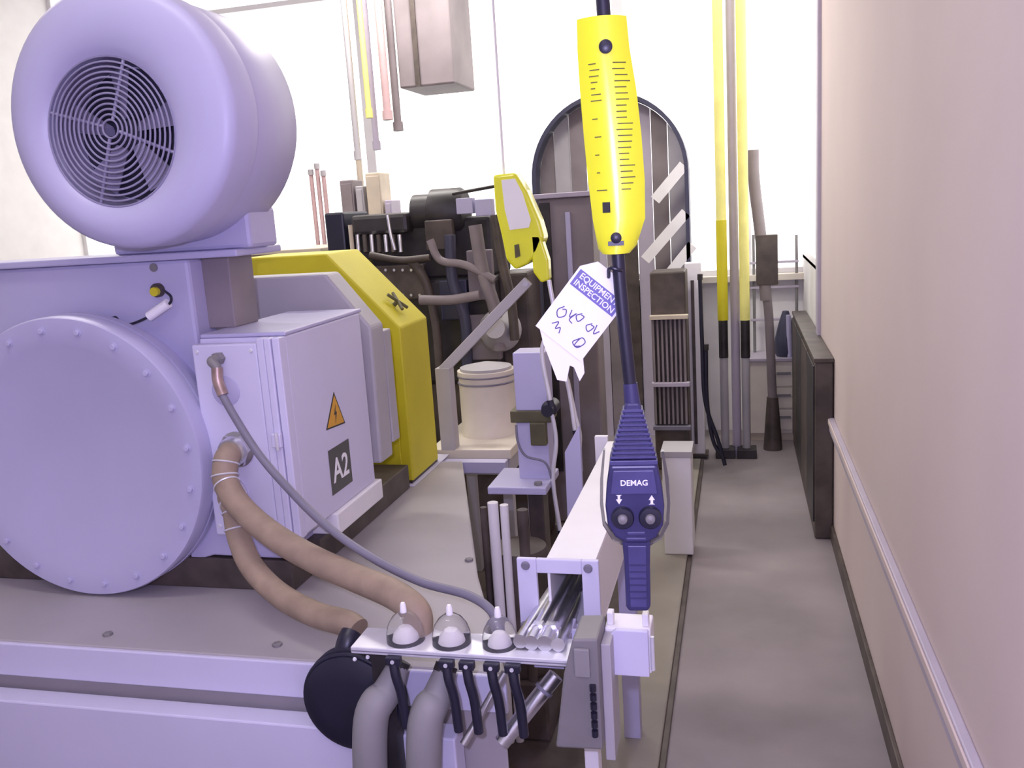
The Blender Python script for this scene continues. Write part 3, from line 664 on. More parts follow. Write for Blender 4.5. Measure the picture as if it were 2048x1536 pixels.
for k in range(6):
    yy = 1130+k*14
    obj('grip_rib', MB().prism(outline([(1254, yy), (1286, yy), (1286, yy+3), (1254, yy+3)], -0.0105), (0, 0.002, 0)), 'dblue', hg)
# suspension cable
A_ = Lp(1269, 808, 0.012)
obj('suspension_cable', MB().tube([Lp(1269, 810, 0.012), Lp(1265, 760, 0.012), Lp(1256, 640, 0.012), Lp(1250, 520, 0.012), Lp(1246, 300, 0.012), Lp(1238, 100, 0.012), Lp(1225, -300, 0.012), Lp(1215, -800, 0.012), Lp(1210, -1560, 0.012)], lambda t: 0.0105 , 16, 6), 'black', pend, smooth=True)
obj('boot_neck', MB().tube([Lp(1269, 812, 0.012), Lp(1266, 770, 0.012)], lambda t: 0.0135-0.002*t, 16), 'dblue', pend, smooth=True)

# yellow tag on the suspension cable: gently curved plate
yt = root('hoist_warning_tag', pc, 'long curved bright yellow warning tag strapped to the hanging cable', 'tag', rot=PM.to_euler())
lf = [(1190, 105), (1189, 160), (1191, 230), (1195, 310), (1200, 390), (1206, 460), (1214, 512), (1222, 522)]
rt_ = [(1278, 105), (1282, 160), (1292, 230), (1299, 310), (1303, 390), (1302, 460), (1285, 508), (1272, 522)]
m_ = MB(); nx = 10; vs = []
for (a, b) in zip(lf, rt_):
    for k in range(nx+1):
        t = k/nx; x = a[0]+(b[0]-a[0])*t; y = a[1]+(b[1]-a[1])*t
        vs.append(Lp(x, y, -0.010+0.018*(2*t-1)**2))
nv = len(vs); vs += [v+Vector((0, 0.0015, 0)) for v in vs]
fs = []
R_ = len(lf)
for r_ in range(R_-1):
    for k in range(nx):
        i0 = r_*(nx+1)+k; fs.append((i0, i0+1, i0+nx+2, i0+nx+1)); fs.append((i0+nv, i0+nx+1+nv, i0+nx+2+nv, i0+1+nv))
    for k in (0, nx):
        i0 = r_*(nx+1)+k; fs.append((i0, i0+nx+1, i0+nx+1+nv, i0+nv))
for k in range(nx):
    fs.append((k, k+nv, k+1+nv, k+1)); j = (R_-1)*(nx+1)+k; fs.append((j, j+1, j+1+nv, j+nv))
m_.add(vs, fs)
obj('tag_plate', m_, 'tagyellow', yt, smooth=True)
def surf(px, py):
    for i in range(R_-1):
        if lf[i][1] <= py <= lf[i+1][1]:
            f_ = (py-lf[i][1])/(lf[i+1][1]-lf[i][1]); a = lf[i][0]+(lf[i+1][0]-lf[i][0])*f_; b = rt_[i][0]+(rt_[i+1][0]-rt_[i][0])*f_
            t = (px-a)/(b-a); return Lp(px, py, -0.0115+0.018*(2*t-1)**2)
    return Lp(px, py, -0.0115)
for nm, px, py, rx in (('eyelet', 1240, 158, 12), ('eyelet', 1248, 492, 10)):
    e_ = obj(nm, MB().lathe(surf(px, py)+Vector((0, 0.001, 0)), (0, -1, 0), [(rx*S, 0), (rx*S, 0.004), (rx*S*0.55, 0.006)], 20), 'black', yt, smooth=True)
obj('strap_tie', MB().prism([Lp(1233, 498, -0.013), Lp(1262, 498, -0.013), Lp(1262, 506, -0.013), Lp(1233, 506, -0.013)], (0, 0.004, 0)), 'black', yt)
obj('printed_square', MB().prism([surf(1225, 427), surf(1239, 427), surf(1239, 446), surf(1225, 446)], (0, 0.0006, 0)), 'ink', yt)
m_ = MB()
rnd = random.Random(3)
for row in range(22):       # small unreadable printed lines: two columns of bars
    y_ = 184+row*10.5
    for (xa, xb) in ((1207, 1228), (1250, 1282)):
        if xa < 1210 and row > 5 and row % 3: continue
        xs_ = xa+rnd.random()*4+row*0.35; xe = xb-rnd.random()*12+row*0.35
        m_.prism([surf(xs_, y_), surf(xe, y_), surf(xe, y_+1.8), surf(xs_, y_+1.8)], (0, 0.0004, 0))
obj('small_print', m_, 'olive', yt, kind='stuff')

# white inspection card
A4, D4, C4 = (1195, 522), (1087, 655), (1172, 728)
B4 = (A4[0]+C4[0]-D4[0], A4[1]+C4[1]-D4[1])
it = root('inspection_card', pc, 'white inspection card with blue banner hanging tilted beside the hoist cable', 'tag', rot=PM.to_euler())
def K(u, v, d=0.026):      # u across (0..1 from A to B), v down (0..1 from A to D)
    return Lp(A4[0]+(B4[0]-A4[0])*u+(D4[0]-A4[0])*v, A4[1]+(B4[1]-A4[1])*u+(D4[1]-A4[1])*v, d)
obj('card', MB().prism([K(0.0, 0.16), K(0.0, 1), K(1, 1), K(1, 0.16), K(0.80, 0.0), K(0.20, 0.0)], (0, 0.0012, 0)), 'card', it)
bn = obj('banner', MB().prism([K(0.04, 0.18, 0.0254), K(0.04, 0.385, 0.0254), K(0.96, 0.385, 0.0254), K(0.96, 0.18, 0.0254)], (0, 0.0008, 0)), 'navy', it, label='dark blue banner with white heading')
exv = (K(1, 0)-K(0, 0)).normalized(); eyv = (K(0, 0)-K(0, 1)).normalized(); wid = (K(1, 0)-K(0, 0)).length
for (body_, v) in (('EQUIPMENT', 0.235), ('INSPECTION', 0.33)):
    text('heading', body_, wid*0.148, frame(K(0.5, v, 0.0252), exv, eyv), 'card', bn, bold=0.0002)
# pen scribbles
def pen(name, pts):
    obj(name, MB().tube([K(u, v, 0.0252) for (u, v) in pts], 0.0009, 6, 6), 'pen', it)
pen('handwriting', [(0.20, 0.62), (0.14, 0.70), (0.22, 0.76), (0.30, 0.70), (0.26, 0.64), (0.20, 0.66)])
pen('handwriting', [(0.34, 0.60), (0.38, 0.68), (0.44, 0.60), (0.40, 0.70), (0.48, 0.72)])
pen('handwriting', [(0.52, 0.56), (0.46, 0.62), (0.54, 0.66), (0.58, 0.58), (0.52, 0.58)])
pen('handwriting', [(0.20, 0.86), (0.28, 0.80), (0.30, 0.88), (0.36, 0.84), (0.40, 0.90)])
pen('handwriting', [(0.76, 0.58), (0.70, 0.64), (0.78, 0.68), (0.82, 0.60), (0.76, 0.60)])
pen('handwriting', [(0.84, 0.56), (0.88, 0.66), (0.94, 0.60)])
pen('handwriting', [(0.74, 0.80), (0.68, 0.88), (0.80, 0.90), (0.86, 0.80), (0.76, 0.78), (0.74, 0.90), (0.84, 0.86)])
obj('card_tie', MB().tube([K(0.5, 0.06, 0.024), Lp(1234, 548, 0.0), Lp(1252, 552, -0.002), Lp(1258, 556, 0.02), Lp(1240, 560, 0.028)], 0.003, 8, 5), 'black', it, smooth=True)
# white shape standing in for the card's motion streak, behind and below
w2 = root('card_streak', pc, 'white shape standing in for the motion streak of the inspection card, lower behind it', 'tag', rot=PM.to_euler())
obj('card', MB().prism([Lp(1092, 650, 0.030), Lp(1176, 716, 0.030), Lp(1178, 752, 0.030), Lp(1168, 768, 0.030), Lp(1158, 740, 0.030), Lp(1150, 736, 0.030), Lp(1142, 768, 0.030), Lp(1124, 764, 0.030), Lp(1100, 690, 0.030)], (0, 0.001, 0)), 'card', w2)

# ================================================================== MID-GROUND STAND AND BOXES
def blk(parent, name, px0, py0, px1, py1, y, d, m, bevel=0.004):
    """box whose front face spans two photo points on the plane y"""
    a, b = at(px0, (py0+py1)/2, y=y), at(px1, (py0+py1)/2, y=y)
    t, u = at((px0+px1)/2, py0, y=y), at((px0+px1)/2, py1, y=y)
    return obj(name, MB().box(a.x, b.x, y, y+d, u.z, t.z), m, parent, bevel=bevel)
# valve stand
vb = at(1040, 985, y=2.75)
vs_ = root('valve_stand', (vb.x, 2.8, 0.02), 'grey valve block stand with dark couplings on a square base plate', 'valve stand')
blk(vs_, 'base_plate', 975, 975, 1092, 990, 2.70, 0.22, 'paint')
blk(vs_, 'lower_block', 1036, 845, 1098, 975, 2.80, 0.09, 'paint')
blk(vs_, 'upper_block', 1028, 705, 1092, 822, 2.80, 0.10, 'paint')
blk(vs_, 'manifold', 1020, 822, 1102, 846, 2.79, 0.10, 'olive')
blk(vs_, 'olive_bracket', 1060, 846, 1092, 892, 2.775, 0.03, 'olive')
p = at(1098, 818, y=2.78)
obj('coupling', MB().lathe(p, (0, -1, 0), [(0.026, -0.06), (0.026, 0), (0.02, 0.006), (0.02, 0.03)], 20), 'black', vs_, smooth=True)
blk(vs_, 'pedestal', 1062, 990, 1092, 1200, 2.80, 0.08, 'dark2')
z_ = at(1075, 1200, y=2.80).z
obj('pedestal_foot', MB().box(vb.x, vb.x+0.10, 2.76, 2.92, 0.02, z_), 'dark2', vs_)
obj('base_bolt', MB().lathe(at(1073, 984, y=2.70)+Vector((0, 0.03, 0.014)), (0, 0, 1), [(0.014, 0), (0.014, 0.01)], 6), 'grey', vs_)
tag(obj('loop_cable', MB().tube([at(1032, 850, y=2.77), at(1036, 885, y=2.76), at(1052, 912, y=2.76), at(1090, 925, y=2.77), at(1104, 960, y=2.78), at(1112, 1000, y=2.8)], 0.004, 8), 'ghose', smooth=True),
    'thin dark cable looping over the valve stand block', 'cable')
# pale hoses right of the stand
for i, pts in enumerate(([(1098, 560), (1108, 640), (1084, 700), (1100, 800)], [(1105, 600), (1120, 700), (1138, 780), (1150, 860)], [(1098, 800), (1112, 880), (1106, 960), (1120, 1060)], [(1135, 760), (1150, 830), (1160, 880), (1148, 960)])):
    nm = ['upper left', 'upper right', 'lower left', 'lower right'][i]
    rt = root('white_hose', at(*pts[-1], y=2.7), 'thin pale flexible hose left of the hanging control, %s of four' % nm, 'hose', 'pale hoses by the control')
    obj('hose_body', MB().tube([at(*q, y=2.74+0.02*i) for q in pts], 0.007, 10, 8), 'alu', rt, smooth=True)
    obj('hose_fitting', MB().cyl(at(*pts[-1], y=2.74+0.02*i), at(pts[-1][0]+3, pts[-1][1]+14, y=2.74+0.02*i), 0.011, n=8), 'black', rt)
# upright plates beside the duct end
us = root('duct_support', (at(1142, 900, y=2.6).x, 2.6, 0.02), 'tall pale support plate just left of the duct far end', 'support')
a, b = at(1128, 1000, y=2.6), at(1166, 1000, y=2.6)
obj('plate', MB().prism([(a.x, 2.6, 0.05), (b.x, 2.6, 0.05), (b.x, 2.6, at(1164, 850, y=2.6).z), (a.x+0.01, 2.6, at(1145, 905, y=2.6).z)], (0, 0.02, 0)), 'paint', us, bevel=0.002)
obj('foot', MB().box(a.x-0.03, b.x+0.02, 2.56, 2.66, 0.02, 0.05), 'paint3', us, bevel=0.003)

# supply trestle between bed and duct: dark pit contents
pt = root('pump_unit', (at(1010, 1100, y=2.5).x, 2.6, 0.02), 'dark pump unit with pale vertical pipes in the gap beside the bed', 'pump')
x0, x1 = at(990, 1100, y=2.6).x, at(1100, 1100, y=2.6).x
obj('pump_base', MB().box(x0, x1, 2.45, 2.68, 0.02, 0.22), 'dark2', pt, bevel=0.01)
obj('pump_motor', MB().lathe(((x0+x1)/2, 2.56, 0.22), (0, 0, 1), [(0.095, 0), (0.10, 0.01), (0.10, 0.36), (0.085, 0.40), (0.03, 0.41)], 28), 'dark2', pt, smooth=True)
for k, (px, r, m) in enumerate(((992, 0.016, 'white'), (1014, 0.013, 'white'), (973, 0.010, 'dark2'), (1050, 0.016, 'dark2'))):
    q = at(px, 1100, y=2.44+0.01*k)
    obj('riser_pipe', MB().cyl((q.x, q.y, 0.02), (q.x, q.y, at(px, 1005+7*k, y=2.44).z), r, n=16), m, pt, smooth=True)

# cream drum and table behind the bed
tb2 = root('cream_table', (at(930, 920, y=3.4).x, 3.4, 0.02), 'cream low bench behind the bed carrying a shiny drum', 'bench')
a, b = at(862, 890, y=3.33), at(1024, 890, y=3.33)
obj('top', MB().box(a.x, b.x, 3.30, 3.80, a.z-0.05, a.z-0.01), 'cream', tb2, bevel=0.004)
obj('frame', MB().box(a.x+0.01, b.x-0.01, 3.32, 3.78, a.z-0.12, a.z-0.05), 'paint3', tb2, bevel=0.003)
for (xx, yy) in ((a.x+0.01, 3.33), (b.x-0.05, 3.33), (a.x+0.01, 3.73), (b.x-0.05, 3.73)):
    obj('leg', MB().box(xx, xx+0.04, yy, yy+0.04, 0.02, a.z-0.12), 'paint3', tb2)
c1, c2 = at(905, 800, y=3.46), at(1018, 800, y=3.46); ztop = at(960, 748, y=3.46).z
dd = root('shiny_drum', ((c1.x+c2.x)/2, 3.57, a.z-0.01), 'shiny cream metal drum standing on the low bench', 'drum')
rr = (c2.x-c1.x)/2
obj('drum_shell', MB().lathe(((c1.x+c2.x)/2, 3.57, a.z-0.01), (0, 0, 1), [(rr, 0), (rr, 0.02), (rr*0.97, 0.03), (rr*0.97, ztop-a.z-0.02), (rr, ztop-a.z-0.01), (rr, ztop-a.z+0.01)], 40), M['cream'], dd, smooth=True)
obj('drum_lid', MB().lathe(((c1.x+c2.x)/2, 3.57, ztop), (0, 0, 1), [(rr*0.9, 0), (rr*0.9, 0.012), (0.02, 0.03)], 40), 'paint3', dd, smooth=True)
for k, py in enumerate((758, 772)):
    q = at(960, py, y=3.46)
    obj('band', MB().torus(((c1.x+c2.x)/2, 3.57, q.z), (0, 0, 1), rr*0.985, 0.004, 40, 6), 'ghose', dd, smooth=True)
# diagonal grey strut
a, b = at(884, 742, y=3.30), at(1056, 562, y=3.42)
st = root('diagonal_strut', a, 'flat grey diagonal strut rising to the right in front of the dark engine', 'strut')
d_ = (b-a).normalized(); nrm = d_.cross(Vector((0, 1, 0))).normalized()*0.020
obj('bar', MB().prism([a-nrm, b-nrm, b+nrm, a+nrm], (0, 0.02, 0)), 'paint3', st, bevel=0.003)
obj('lower_clevis', MB().box(a.x-0.03, a.x+0.03, 3.30, 3.36, at(884, 893, y=3.33).z-0.01, a.z+0.01), 'paint3', st, bevel=0.003)
obj('upper_bolt', MB().lathe(b+Vector((-0.01, 0.0, -0.01)), (0, -1, 0), [(0.012, 0), (0.012, 0.008)], 6), 'steel', st)

# ================================================================== DARK ENGINE
EY = 3.98
en = root('dark_engine', (at(820, 700, y=EY).x, EY+0.3, 0.02), 'large dark oily engine with pipes and covers behind the yellow guard', 'engine')
ex0, ex1 = at(648, 600, y=EY).x, at(1000, 600, y=EY).x
blk(en, 'crankcase', 648, 560, 1000, 770, EY, 0.4, 'dark', 0.02)
blk(en, 'cylinder_block', 668, 440, 985, 562, EY+0.05, 0.34, 'dark', 0.02)
blk(en, 'black_cover', 652, 425, 690, 520, EY-0.02, 0.3, 'black', 0.01)
blk(en, 'valve_cover', 700, 428, 815, 470, EY-0.03, 0.3, 'dark', 0.02)
q = at(860, 425, y=EY+0.1)
obj('air_filter', MB().lathe((at(812, 425, y=EY).x, q.y, q.z), (1, 0, 0), [(0.05, 0), (0.085, 0.01), (0.085, 0.09), (0.105, 0.10), (0.105, 0.24), (0.09, 0.26), (0.04, 0.27)], 36), 'dark', en, smooth=True)
blk(en, 'control_panel', 912, 396, 945, 428, EY-0.04, 0.05, 'paint')
blk(en, 'control_panel', 950, 398, 984, 432, EY-0.04, 0.05, 'paint')
obj('panel_rail', MB().cyl(at(905, 388, y=EY-0.04), at(992, 372, y=EY-0.04), 0.008, n=10), 'dark', en)
for k in range(7):
    px = 715+k*14
    obj('injector', MB().cyl(at(px, 470, y=EY-0.04), at(px+3, 505, y=EY-0.06), 0.011, n=12), 'dark2' if k % 2 else 'steel', en, smooth=True)
for k, (pts, r, m) in enumerate((
    ([(700, 450), (708, 520), (722, 575)], 0.010, 'beigep'),
    ([(775, 430), (782, 470), (790, 500)], 0.008, 'steel'),
    ([(820, 520), (850, 560), (870, 640), (880, 740)], 0.020, 'dark2'),
    ([(900, 470), (905, 560), (930, 640), (935, 740)], 0.026, 'blueg'),
    ([(950, 450), (965, 540), (990, 620), (1000, 700)], 0.030, 'archp'),
    ([(860, 480), (880, 520), (930, 530), (990, 560)], 0.018, 'archp'),
    ([(990, 430), (1004, 520), (1022, 600), (1030, 680)], 0.022, 'dark2'),
    ([(740, 510), (800, 520), (860, 515)], 0.016, 'dark2'),
    ([(840, 600), (900, 600), (960, 590)], 0.022, 'archp'))):
    obj('engine_pipe', MB().tube([at(*q, y=EY-0.06-0.012*k) for q in pts], r, 12, 6), m, en, smooth=True)
for k, (x0, y0, x1, y1, m) in enumerate(((745, 530, 850, 600, 'dark2'), (880, 560, 935, 640, 'blueg'), (935, 500, 985, 600, 'archp'), (850, 440, 905, 500, 'dark2'), (935, 630, 1000, 720, 'archp'), (700, 520, 742, 600, 'olive'))):
    blk(en, 'side_cover', x0, y0, x1, y1, EY-0.03-0.002*k, 0.04, m, 0.006)
b0 = None
for k in range(12):
    q = at(755+(k % 6)*17, 540+(k//6)*50, y=EY-0.03)
    if b0 is None: b0 = obj('bolt', MB().lathe(q, (0, -1, 0), [(0.007, 0), (0.007, 0.006)], 6), 'steel', en); q0 = q
    else: inst(b0, q-q0, en)
blk(en, 'pump_housing', 1000, 545, 1062, 745, EY+0.05, 0.25, 'dark2', 0.015)
obj('fan_funnel', MB().lathe(at(1000, 660, y=3.94), (0.1, -1, 0.2), [(0.10, 0), (0.085, 0.06), (0.05, 0.10), (0.045, 0.14)], 28), 'paint3', en, smooth=True)
obj('engine_frame', MB().box(ex0+0.05, ex1+0.12, EY+0.02, EY+0.38, 0.02, at(800, 770, y=EY).z), 'dark2', en, bevel=0.01)
# big grey-brown cabinet to the right of the engine
ca = root('brown_cabinet', (at(1130, 600, y=4.4).x, 4.5, 0.02), 'tall grey-brown equipment column left of the white inspection card', 'column')
a, b = at(1086, 560, y=4.4), at(1190, 560, y=4.4)
obj('column_body', MB().box(a.x, b.x, 4.4, 4.6, 0.02, at(1130, 395, y=4.4).z), 'archp', ca, bevel=0.008)
obj('dark_strip', MB().box(a.x, a.x+0.055, 4.385, 4.40, 0.3, at(1100, 405, y=4.4).z), 'dark', ca, bevel=0.003)
obj('pale_strip', MB().box(a.x+0.13, a.x+0.155, 4.385, 4.40, 0.3, at(1120, 425, y=4.4).z), 'paint', ca, bevel=0.003)
obj('top_rail', MB().box(a.x-0.02, b.x+0.02, 4.37, 4.62, at(1130, 395, y=4.4).z, at(1130, 385, y=4.4).z), 'trim', ca, bevel=0.004)
# yellow hoist block hanging left of it
q = at(1040, 450, y=3.5)
hb = root('yellow_hoist_block', (q.x, 3.5, at(1040, 545, y=3.5).z), 'yellow lifting block with two rounded ends hanging over the dark engine', 'hoist block')
hp = lambda pts: [at(*p_, y=3.48) for p_ in pts]
obj('block_body', MB().prism(hp([(985, 350), (1030, 345), (1052, 380), (1078, 440), (1088, 475), (1076, 505), (1055, 528), (1030, 540), (1012, 520), (1002, 470), (990, 420)]), (0, 0.10, 0)), 'tagyellow', hb, bevel=0.012, seg=3)
obj('side_lobe', MB().prism(hp([(1060, 470), (1080, 470), (1096, 520), (1098, 560), (1082, 566), (1066, 545)]), (0.0, 0.06, 0)), 'tagyellow', hb, bevel=0.008, seg=3)
obj('black_mark', MB().prism([p_+Vector((0, -0.004, 0)) for p_ in hp([(1029, 490), (1038, 488), (1041, 512), (1031, 516)])], (0, 0.004, 0)), 'olive', hb)
obj('block_chain', MB().cyl(at(1008, 350, y=3.53), at(1008, 350, y=3.53)+Vector((0, 0, 3.5-at(1008, 350, y=3.53).z)), 0.005, n=10), 'card', hb, smooth=True)
obj('painted_glare', MB().prism([p_+Vector((0, -0.003, 0)) for p_ in hp([(1003, 360), (1030, 357), (1045, 385), (1062, 440), (1058, 455), (1020, 460), (1010, 420)])], (0, 0.003, 0)), 'card', hb)  # white sheet paints the washed-out bright top of the block

# overhead pipes behind, upper left centre
DX = [(716, 'paint3', 0.016, 320, 'grey'), (727, 'beigep', 0.018, 425, 'beige'), (739, 'paleyel', 0.016, 236, 'yellow'), (754, 'trim', 0.018, 300, 'lilac'), (776, 'pinkp', 0.022, 240, 'salmon'), (797, 'archp', 0.022, 262, 'brown')]
for ci, (px, m, r, yb__, nm) in enumerate(DX):
    cy = 5.0+0.09*(ci % 2)
    lo = at(px, yb__, y=cy); 
    rt = root('hanging_conduit', (lo.x, cy, lo.z), 'vertical %s conduit dropping from the ceiling behind the blower' % nm, 'conduit', 'ceiling conduits')
    obj('conduit_pipe', MB().cyl(lo, (lo.x, cy, 3.5), r, n=14), m, rt, smooth=True)
    obj('conduit_end', MB().cyl(lo, lo+Vector((0, 0, 0.05)), r*1.35, n=14), m, rt, smooth=True)
a, b = at(802, 178, y=5.1), at(912, 178, y=5.1)
cb2 = root('ceiling_cabinet', ((a.x+b.x)/2, 5.1, a.z), 'brown-grey box hung from the ceiling right of the conduits', 'box')
obj('box_shell', MB().box(a.x, b.x, 5.08, 5.5, a.z, 3.0), 'archp', cb2, bevel=0.01)
obj('box_hanger', MB().box(a.x+0.05, b.x-0.05, 5.2, 5.3, 3.0, 3.5), 'paint3', cb2)
obj('dark_edge', MB().box(a.x+0.10, a.x+0.13, 5.07, 5.08, a.z, 3.0), 'dark2', cb2)
# pinkish tubes and grey boxes standing behind the engine
for k, (px, top) in enumerate(((622, 350), (634, 338), (647, 352))):
    hi = at(px, top, y=4.80); 
    rt = root('thin_pink_pipe', (hi.x, 4.80, 0.02), 'thin pinkish vertical pipe at the engine left end, %s of three' % ['left', 'middle', 'right'][k], 'pipe', 'thin pink pipes')
    obj('pipe_body', MB().cyl((hi.x, 4.80, 0.02), hi, 0.012, n=12), 'pinkp', rt, smooth=True)
    obj('pipe_cap', MB().cyl(hi, hi+Vector((0, 0, 0.03)), 0.016, n=12), 'paint3', rt, smooth=True)
for k, (x0, y0, x1, m, nm) in enumerate(((682, 360, 708, 'archp', 'brown-grey, left'), (712, 372, 728, 'paint3', 'mid grey, middle'), (734, 345, 764, 'beigep', 'beige, right'), (768, 400, 782, 'trim', 'lilac and low, rightmost'))):
    a, b = at(x0, 400, y=4.85), at(x1, 400, y=4.85); t = at((x0+x1)/2, y0, y=4.85)
    rt = root('control_cubicle', ((a.x+b.x)/2, 4.85, 0.02), 'slim tall cubicle behind the engine, %s' % nm, 'cubicle', 'cubicles behind the engine')
    obj('cubicle_shell', MB().box(a.x, b.x, 4.85, 5.0, 0.02, t.z), m, rt, bevel=0.006)
    obj('cubicle_door', MB().box(a.x+0.008, b.x-0.008, 4.842, 4.85, 0.1, t.z-0.02), m, rt, bevel=0.002)
# beige low wall unit left behind motor
a, b = at(470, 520, y=4.2), at(640, 500, y=4.2)
lw = root('low_bench', ((a.x+b.x)/2, 4.3, 0.02), 'long beige low unit behind the motor under the bright windows', 'bench')
obj('bench_shell', MB().box(a.x-1.0, b.x, 4.2, 4.7, 0.02, at(560, 508, y=4.2).z), 'cream', lw, bevel=0.01)
obj('bench_top', MB().box(a.x-1.0, b.x+0.02, 4.17, 4.72, at(560, 508, y=4.2).z, at(560, 500, y=4.2).z), 'beigep', lw, bevel=0.004)

# ================================================================== RIGHT BACKGROUND
# slatted dark rack
RY = 5.3
rk = root('dark_rack', (at(1340, 800, y=RY).x, RY+0.2, 0.02), 'dark brown slatted rack behind the hanging control on the right', 'rack')
a, b = at(1306, 800, y=RY), at(1376, 800, y=RY); zt = at(1340, 545, y=RY).z
obj('back_panel', MB().box(a.x, b.x, RY+0.05, RY+0.3, 0.02, zt), 'dark2', rk, bevel=0.01)
for k in range(8):
    x = a.x+(b.x-a.x)*(k+0.5)/8
    obj('slat', MB().box(x-0.006, x+0.006, RY+0.02, RY+0.05, at(1340, 850, y=RY).z, at(1340, 640, y=RY).z), 'archp', rk)
for py, m in ((635, 'beigep'), (770, 'trim'), (857, 'ghose')):
    z = at(1340, py, y=RY).z
    obj('rail', MB().box(a.x-0.005, b.x+0.012, RY, RY+0.05, z-0.012, z+0.012), m, rk, bevel=0.002)
# white pedestal on the plinth
WY = 4.0
a, b = at(1326, 1000, y=WY), at(1384, 1000, y=WY)
wp = root('white_pedestal', ((a.x+b.x)/2, WY+0.1, 0.02), 'small bright white pedestal box on the plinth right of the hanging control', 'pedestal')
obj('pedestal_body', MB().box(a.x, b.x, WY, WY+0.18, 0.02, at(1355, 915, y=WY).z), 'white', wp, bevel=0.006)
obj('pedestal_cap', MB().box(a.x-0.005, b.x+0.005, WY-0.005, WY+0.185, at(1355, 915, y=WY).z, at(1355, 903, y=WY).z), 'paint3', wp, bevel=0.002)
# white column strip + steel post group
cs = root('white_post', (at(1392, 800, y=5.66).x, 5.66, 0.0), 'white steel post right of the dark rack', 'post')
a, b = at(1376, 800, y=5.66), at(1408, 800, y=5.66)
obj('post_shaft', MB().box(a.x, b.x, 5.66, 5.74, 0.02, at(1390, 525, y=5.66).z), 'white', cs, bevel=0.006)
obj('dark_strip', MB().box(a.x+0.035, a.x+0.055, 5.65, 5.66, 0.1, at(1395, 560, y=5.66).z), 'dark2', cs)
obj('post_foot', MB().box(a.x-0.02, b.x+0.02, 5.64, 5.76, 0.02, 0.035), 'dark2', cs)
YP = 5.72
for k, (px, nm) in enumerate(((1446, 'left'), (1490, 'right'))):
    q = at(px, 640, y=YP)
    rt = root('yellow_post', (q.x, YP, 0.0), 'tall slim yellow post in the aisle end, %s of the pair' % nm, 'post', 'pair of yellow posts')
    r_ = 0.030
    obj('post_shaft', MB().cyl((q.x, YP, at(px, 640, y=YP).z), (q.x, YP, 3.5), r_, n=20), 'paleyel', rt, smooth=True)
    if k == 0: obj('bright_sleeve', MB().cyl((q.x, YP, at(px, 640, y=YP).z), (q.x, YP, at(px, 440, y=YP).z), r_*1.08, n=20), 'yellow', rt, smooth=True)
    obj('black_collar', MB().cyl((q.x, YP, at(px, 715, y=YP).z), (q.x, YP, at(px, 640, y=YP).z), r_*0.95, n=20), 'dark', rt, smooth=True)
    obj('lower_shaft', MB().cyl((q.x, YP, 0.06), (q.x, YP, at(px, 715, y=YP).z), r_*0.85, n=20), 'paint3', rt, smooth=True)
    obj('post_base', MB().box(q.x-0.06, q.x+0.06, YP-0.06, YP+0.06, 0.0, 0.06), 'dark', rt, bevel=0.004)
q = at(1468, 500, y=YP+0.05)
tag(obj('grey_lift_column', MB().cyl((q.x, q.y, 0), (q.x, q.y, 3.5), 0.028, n=20), 'trim', smooth=True), 'lilac-grey round column standing between the two yellow posts', 'column')
# black hoses hanging by the posts
for k, pts in enumerate(([(1400, 560), (1404, 680), (1410, 800), (1436, 880), (1450, 930)], [(1412, 700), (1414, 800), (1426, 880), (1446, 915)])):
    rt = root('black_hose', at(*pts[-1], y=5.3), 'black hose hanging to the floor left of the yellow posts, %s' % ['longer', 'shorter'][k], 'hose')
    obj('hose_body', MB().tube([at(*q_, y=5.34) for q_ in pts], 0.012, 10, 8), 'black', rt, smooth=True)
    obj('hose_end', MB().cyl(at(*pts[0], y=5.34), at(pts[0][0], pts[0][1]-12, y=5.34), 0.016, n=10), 'dark', rt)
# jib arm: brown diagonal device at the right of the posts
jr = root('brown_lifting_arm', (at(1530, 560, y=5.9).x, 5.9, 0.0), 'brown-grey lifting arm on a stand right of the yellow posts', 'lifting arm')
obj('stand', MB().tube([at(1545, 800, y=5.9), at(1538, 640, y=5.9), at(1530, 560, y=5.9)], 0.028, 14, 5), 'archp', jr, smooth=True)
obj('arm', MB().tube([at(1532, 600, y=5.9), at(1522, 480, y=5.9), at(1508, 360, y=5.9), at(1506, 300, y=5.9)], 0.036, 14, 6), 'archp', jr, smooth=True)
q = at(1545, 800, y=5.9)
obj('stand_base', MB().cyl((q.x, 5.9, 0), (q.x, 5.9, q.z+0.02), 0.06, 0.035, n=20), 'dark2', jr, smooth=True)
blk(jr, 'gearbox', 1512, 470, 1556, 570, 5.86, 0.08, 'dark2')
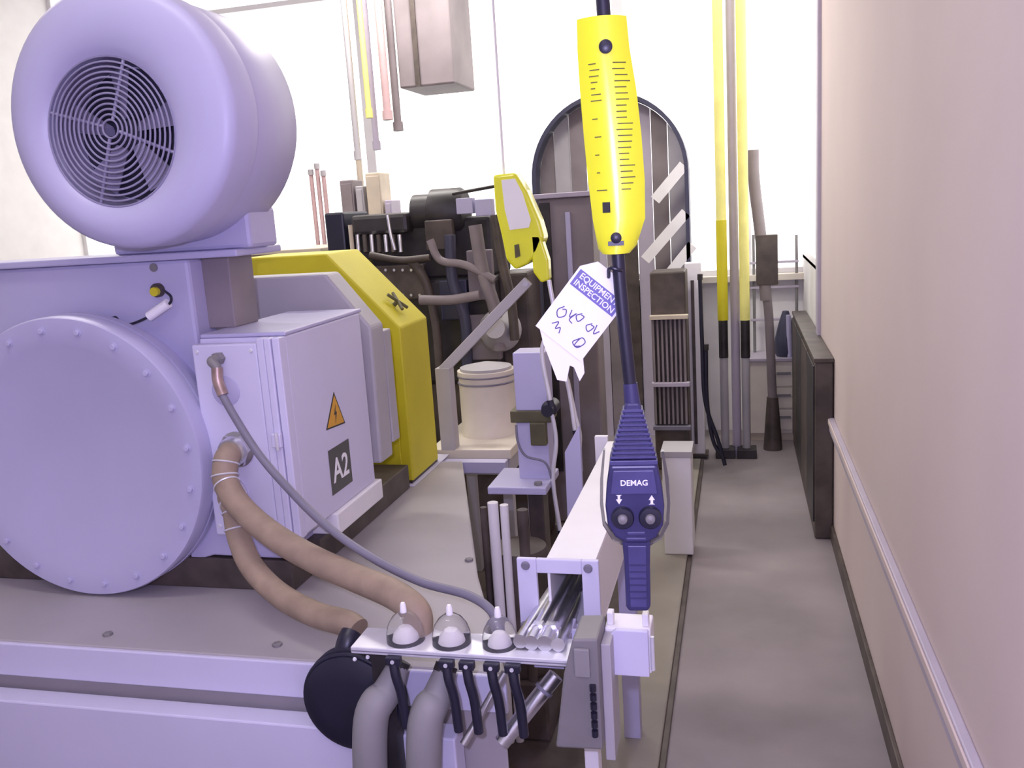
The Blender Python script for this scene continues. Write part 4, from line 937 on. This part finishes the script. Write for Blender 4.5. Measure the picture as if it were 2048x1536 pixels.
# cream cabinet at the back wall
cc_ = root('cream_cabinet', (at(1545, 850, y=6.1).x, 6.2, 0.0), 'low cream cabinet against the back wall at the end of the aisle', 'cabinet')
a, b = at(1492, 760, y=6.1), at(1602, 760, y=6.1); z = at(1545, 722, y=6.1).z
obj('cabinet_body', MB().box(a.x, b.x, 6.1, 6.38, 0.05, z), 'cream', cc_, bevel=0.006)
obj('cabinet_top', MB().box(a.x-0.01, b.x+0.01, 6.08, 6.39, z, z+0.02), 'trim', cc_, bevel=0.003)
obj('plinth', MB().box(a.x+0.01, b.x-0.01, 6.12, 6.36, 0.0, 0.05), 'beigep', cc_)
for k in range(3):
    za = 0.08+(z-0.10)*k/3
    d = obj('drawer', MB().box(a.x+0.15, b.x-0.02, 6.088, 6.1, za, za+(z-0.10)/3-0.012), 'cream', cc_, bevel=0.002)
    obj('handle', MB().box((a.x+b.x)/2+0.02, (a.x+b.x)/2+0.11, 6.078, 6.088, za+0.08, za+0.095), 'grey', d)
# dark blue bag and pale tube on top
bg = root('blue_bag', (at(1570, 720, y=6.05).x, 6.0, z+0.02), 'dark blue slumped bag with a pale tube on the cream cabinet', 'bag')
obj('bag_body', MB().lathe((at(1572, 700, y=6.15).x, 6.18, z+0.02), (0, 0, 1), [(0.06, 0), (0.075, 0.03), (0.07, 0.12), (0.045, 0.22), (0.02, 0.30)], 16), 'blueg', bg, smooth=True)
obj('pale_tube', MB().cyl((at(1580, 700, y=6.1).x, 6.12, z+0.02), (at(1577, 640, y=6.1).x, 6.12, z+0.30), 0.016, n=14), 'paint', bg, smooth=True)
# dark tall locker along the right wall with frame
lk = root('dark_locker', (XR-0.06, 5.6, 0.0), 'long dark locker standing along the right wall beyond the pink section', 'locker')
obj('locker_body', MB().box(XR-0.085, XR-0.003, 4.3, 6.05, 0.0, 0.86), 'dark2', lk, bevel=0.008)
obj('locker_top', MB().box(XR-0.09, XR-0.003, 4.29, 6.06, 0.86, 0.88), 'dark2', lk, bevel=0.003)
for k in range(4):
    y0 = 4.32+k*0.43
    obj('locker_door', MB().box(XR-0.092, XR-0.085, y0, y0+0.41, 0.08, 0.84), 'dark2' if k % 2 else 'dark', lk, bevel=0.002)
# grey wire frame above locker
tf = root('wire_shelf', (XR-0.1, 6.1, 0.88), 'grey wire shelf frame standing above the cabinet by the right wall', 'shelf')
X0, X1 = at(1500, 560, y=6.3).x, at(1598, 560, y=6.3).x
for px in (1508, 1594):
    q = at(px, 560, y=6.3); obj('upright', MB().cyl((q.x, 6.34, z+0.02), (q.x, 6.34, at(px, 470, y=6.3).z), 0.010, n=10), 'grey', tf, smooth=True)
for py in (525, 575, 640):
    zz = at(1550, py, y=6.3).z; obj('shelf_bar', MB().box(X0, X1, 6.325, 6.355, zz-0.008, zz+0.008), 'trim', tf, bevel=0.002)
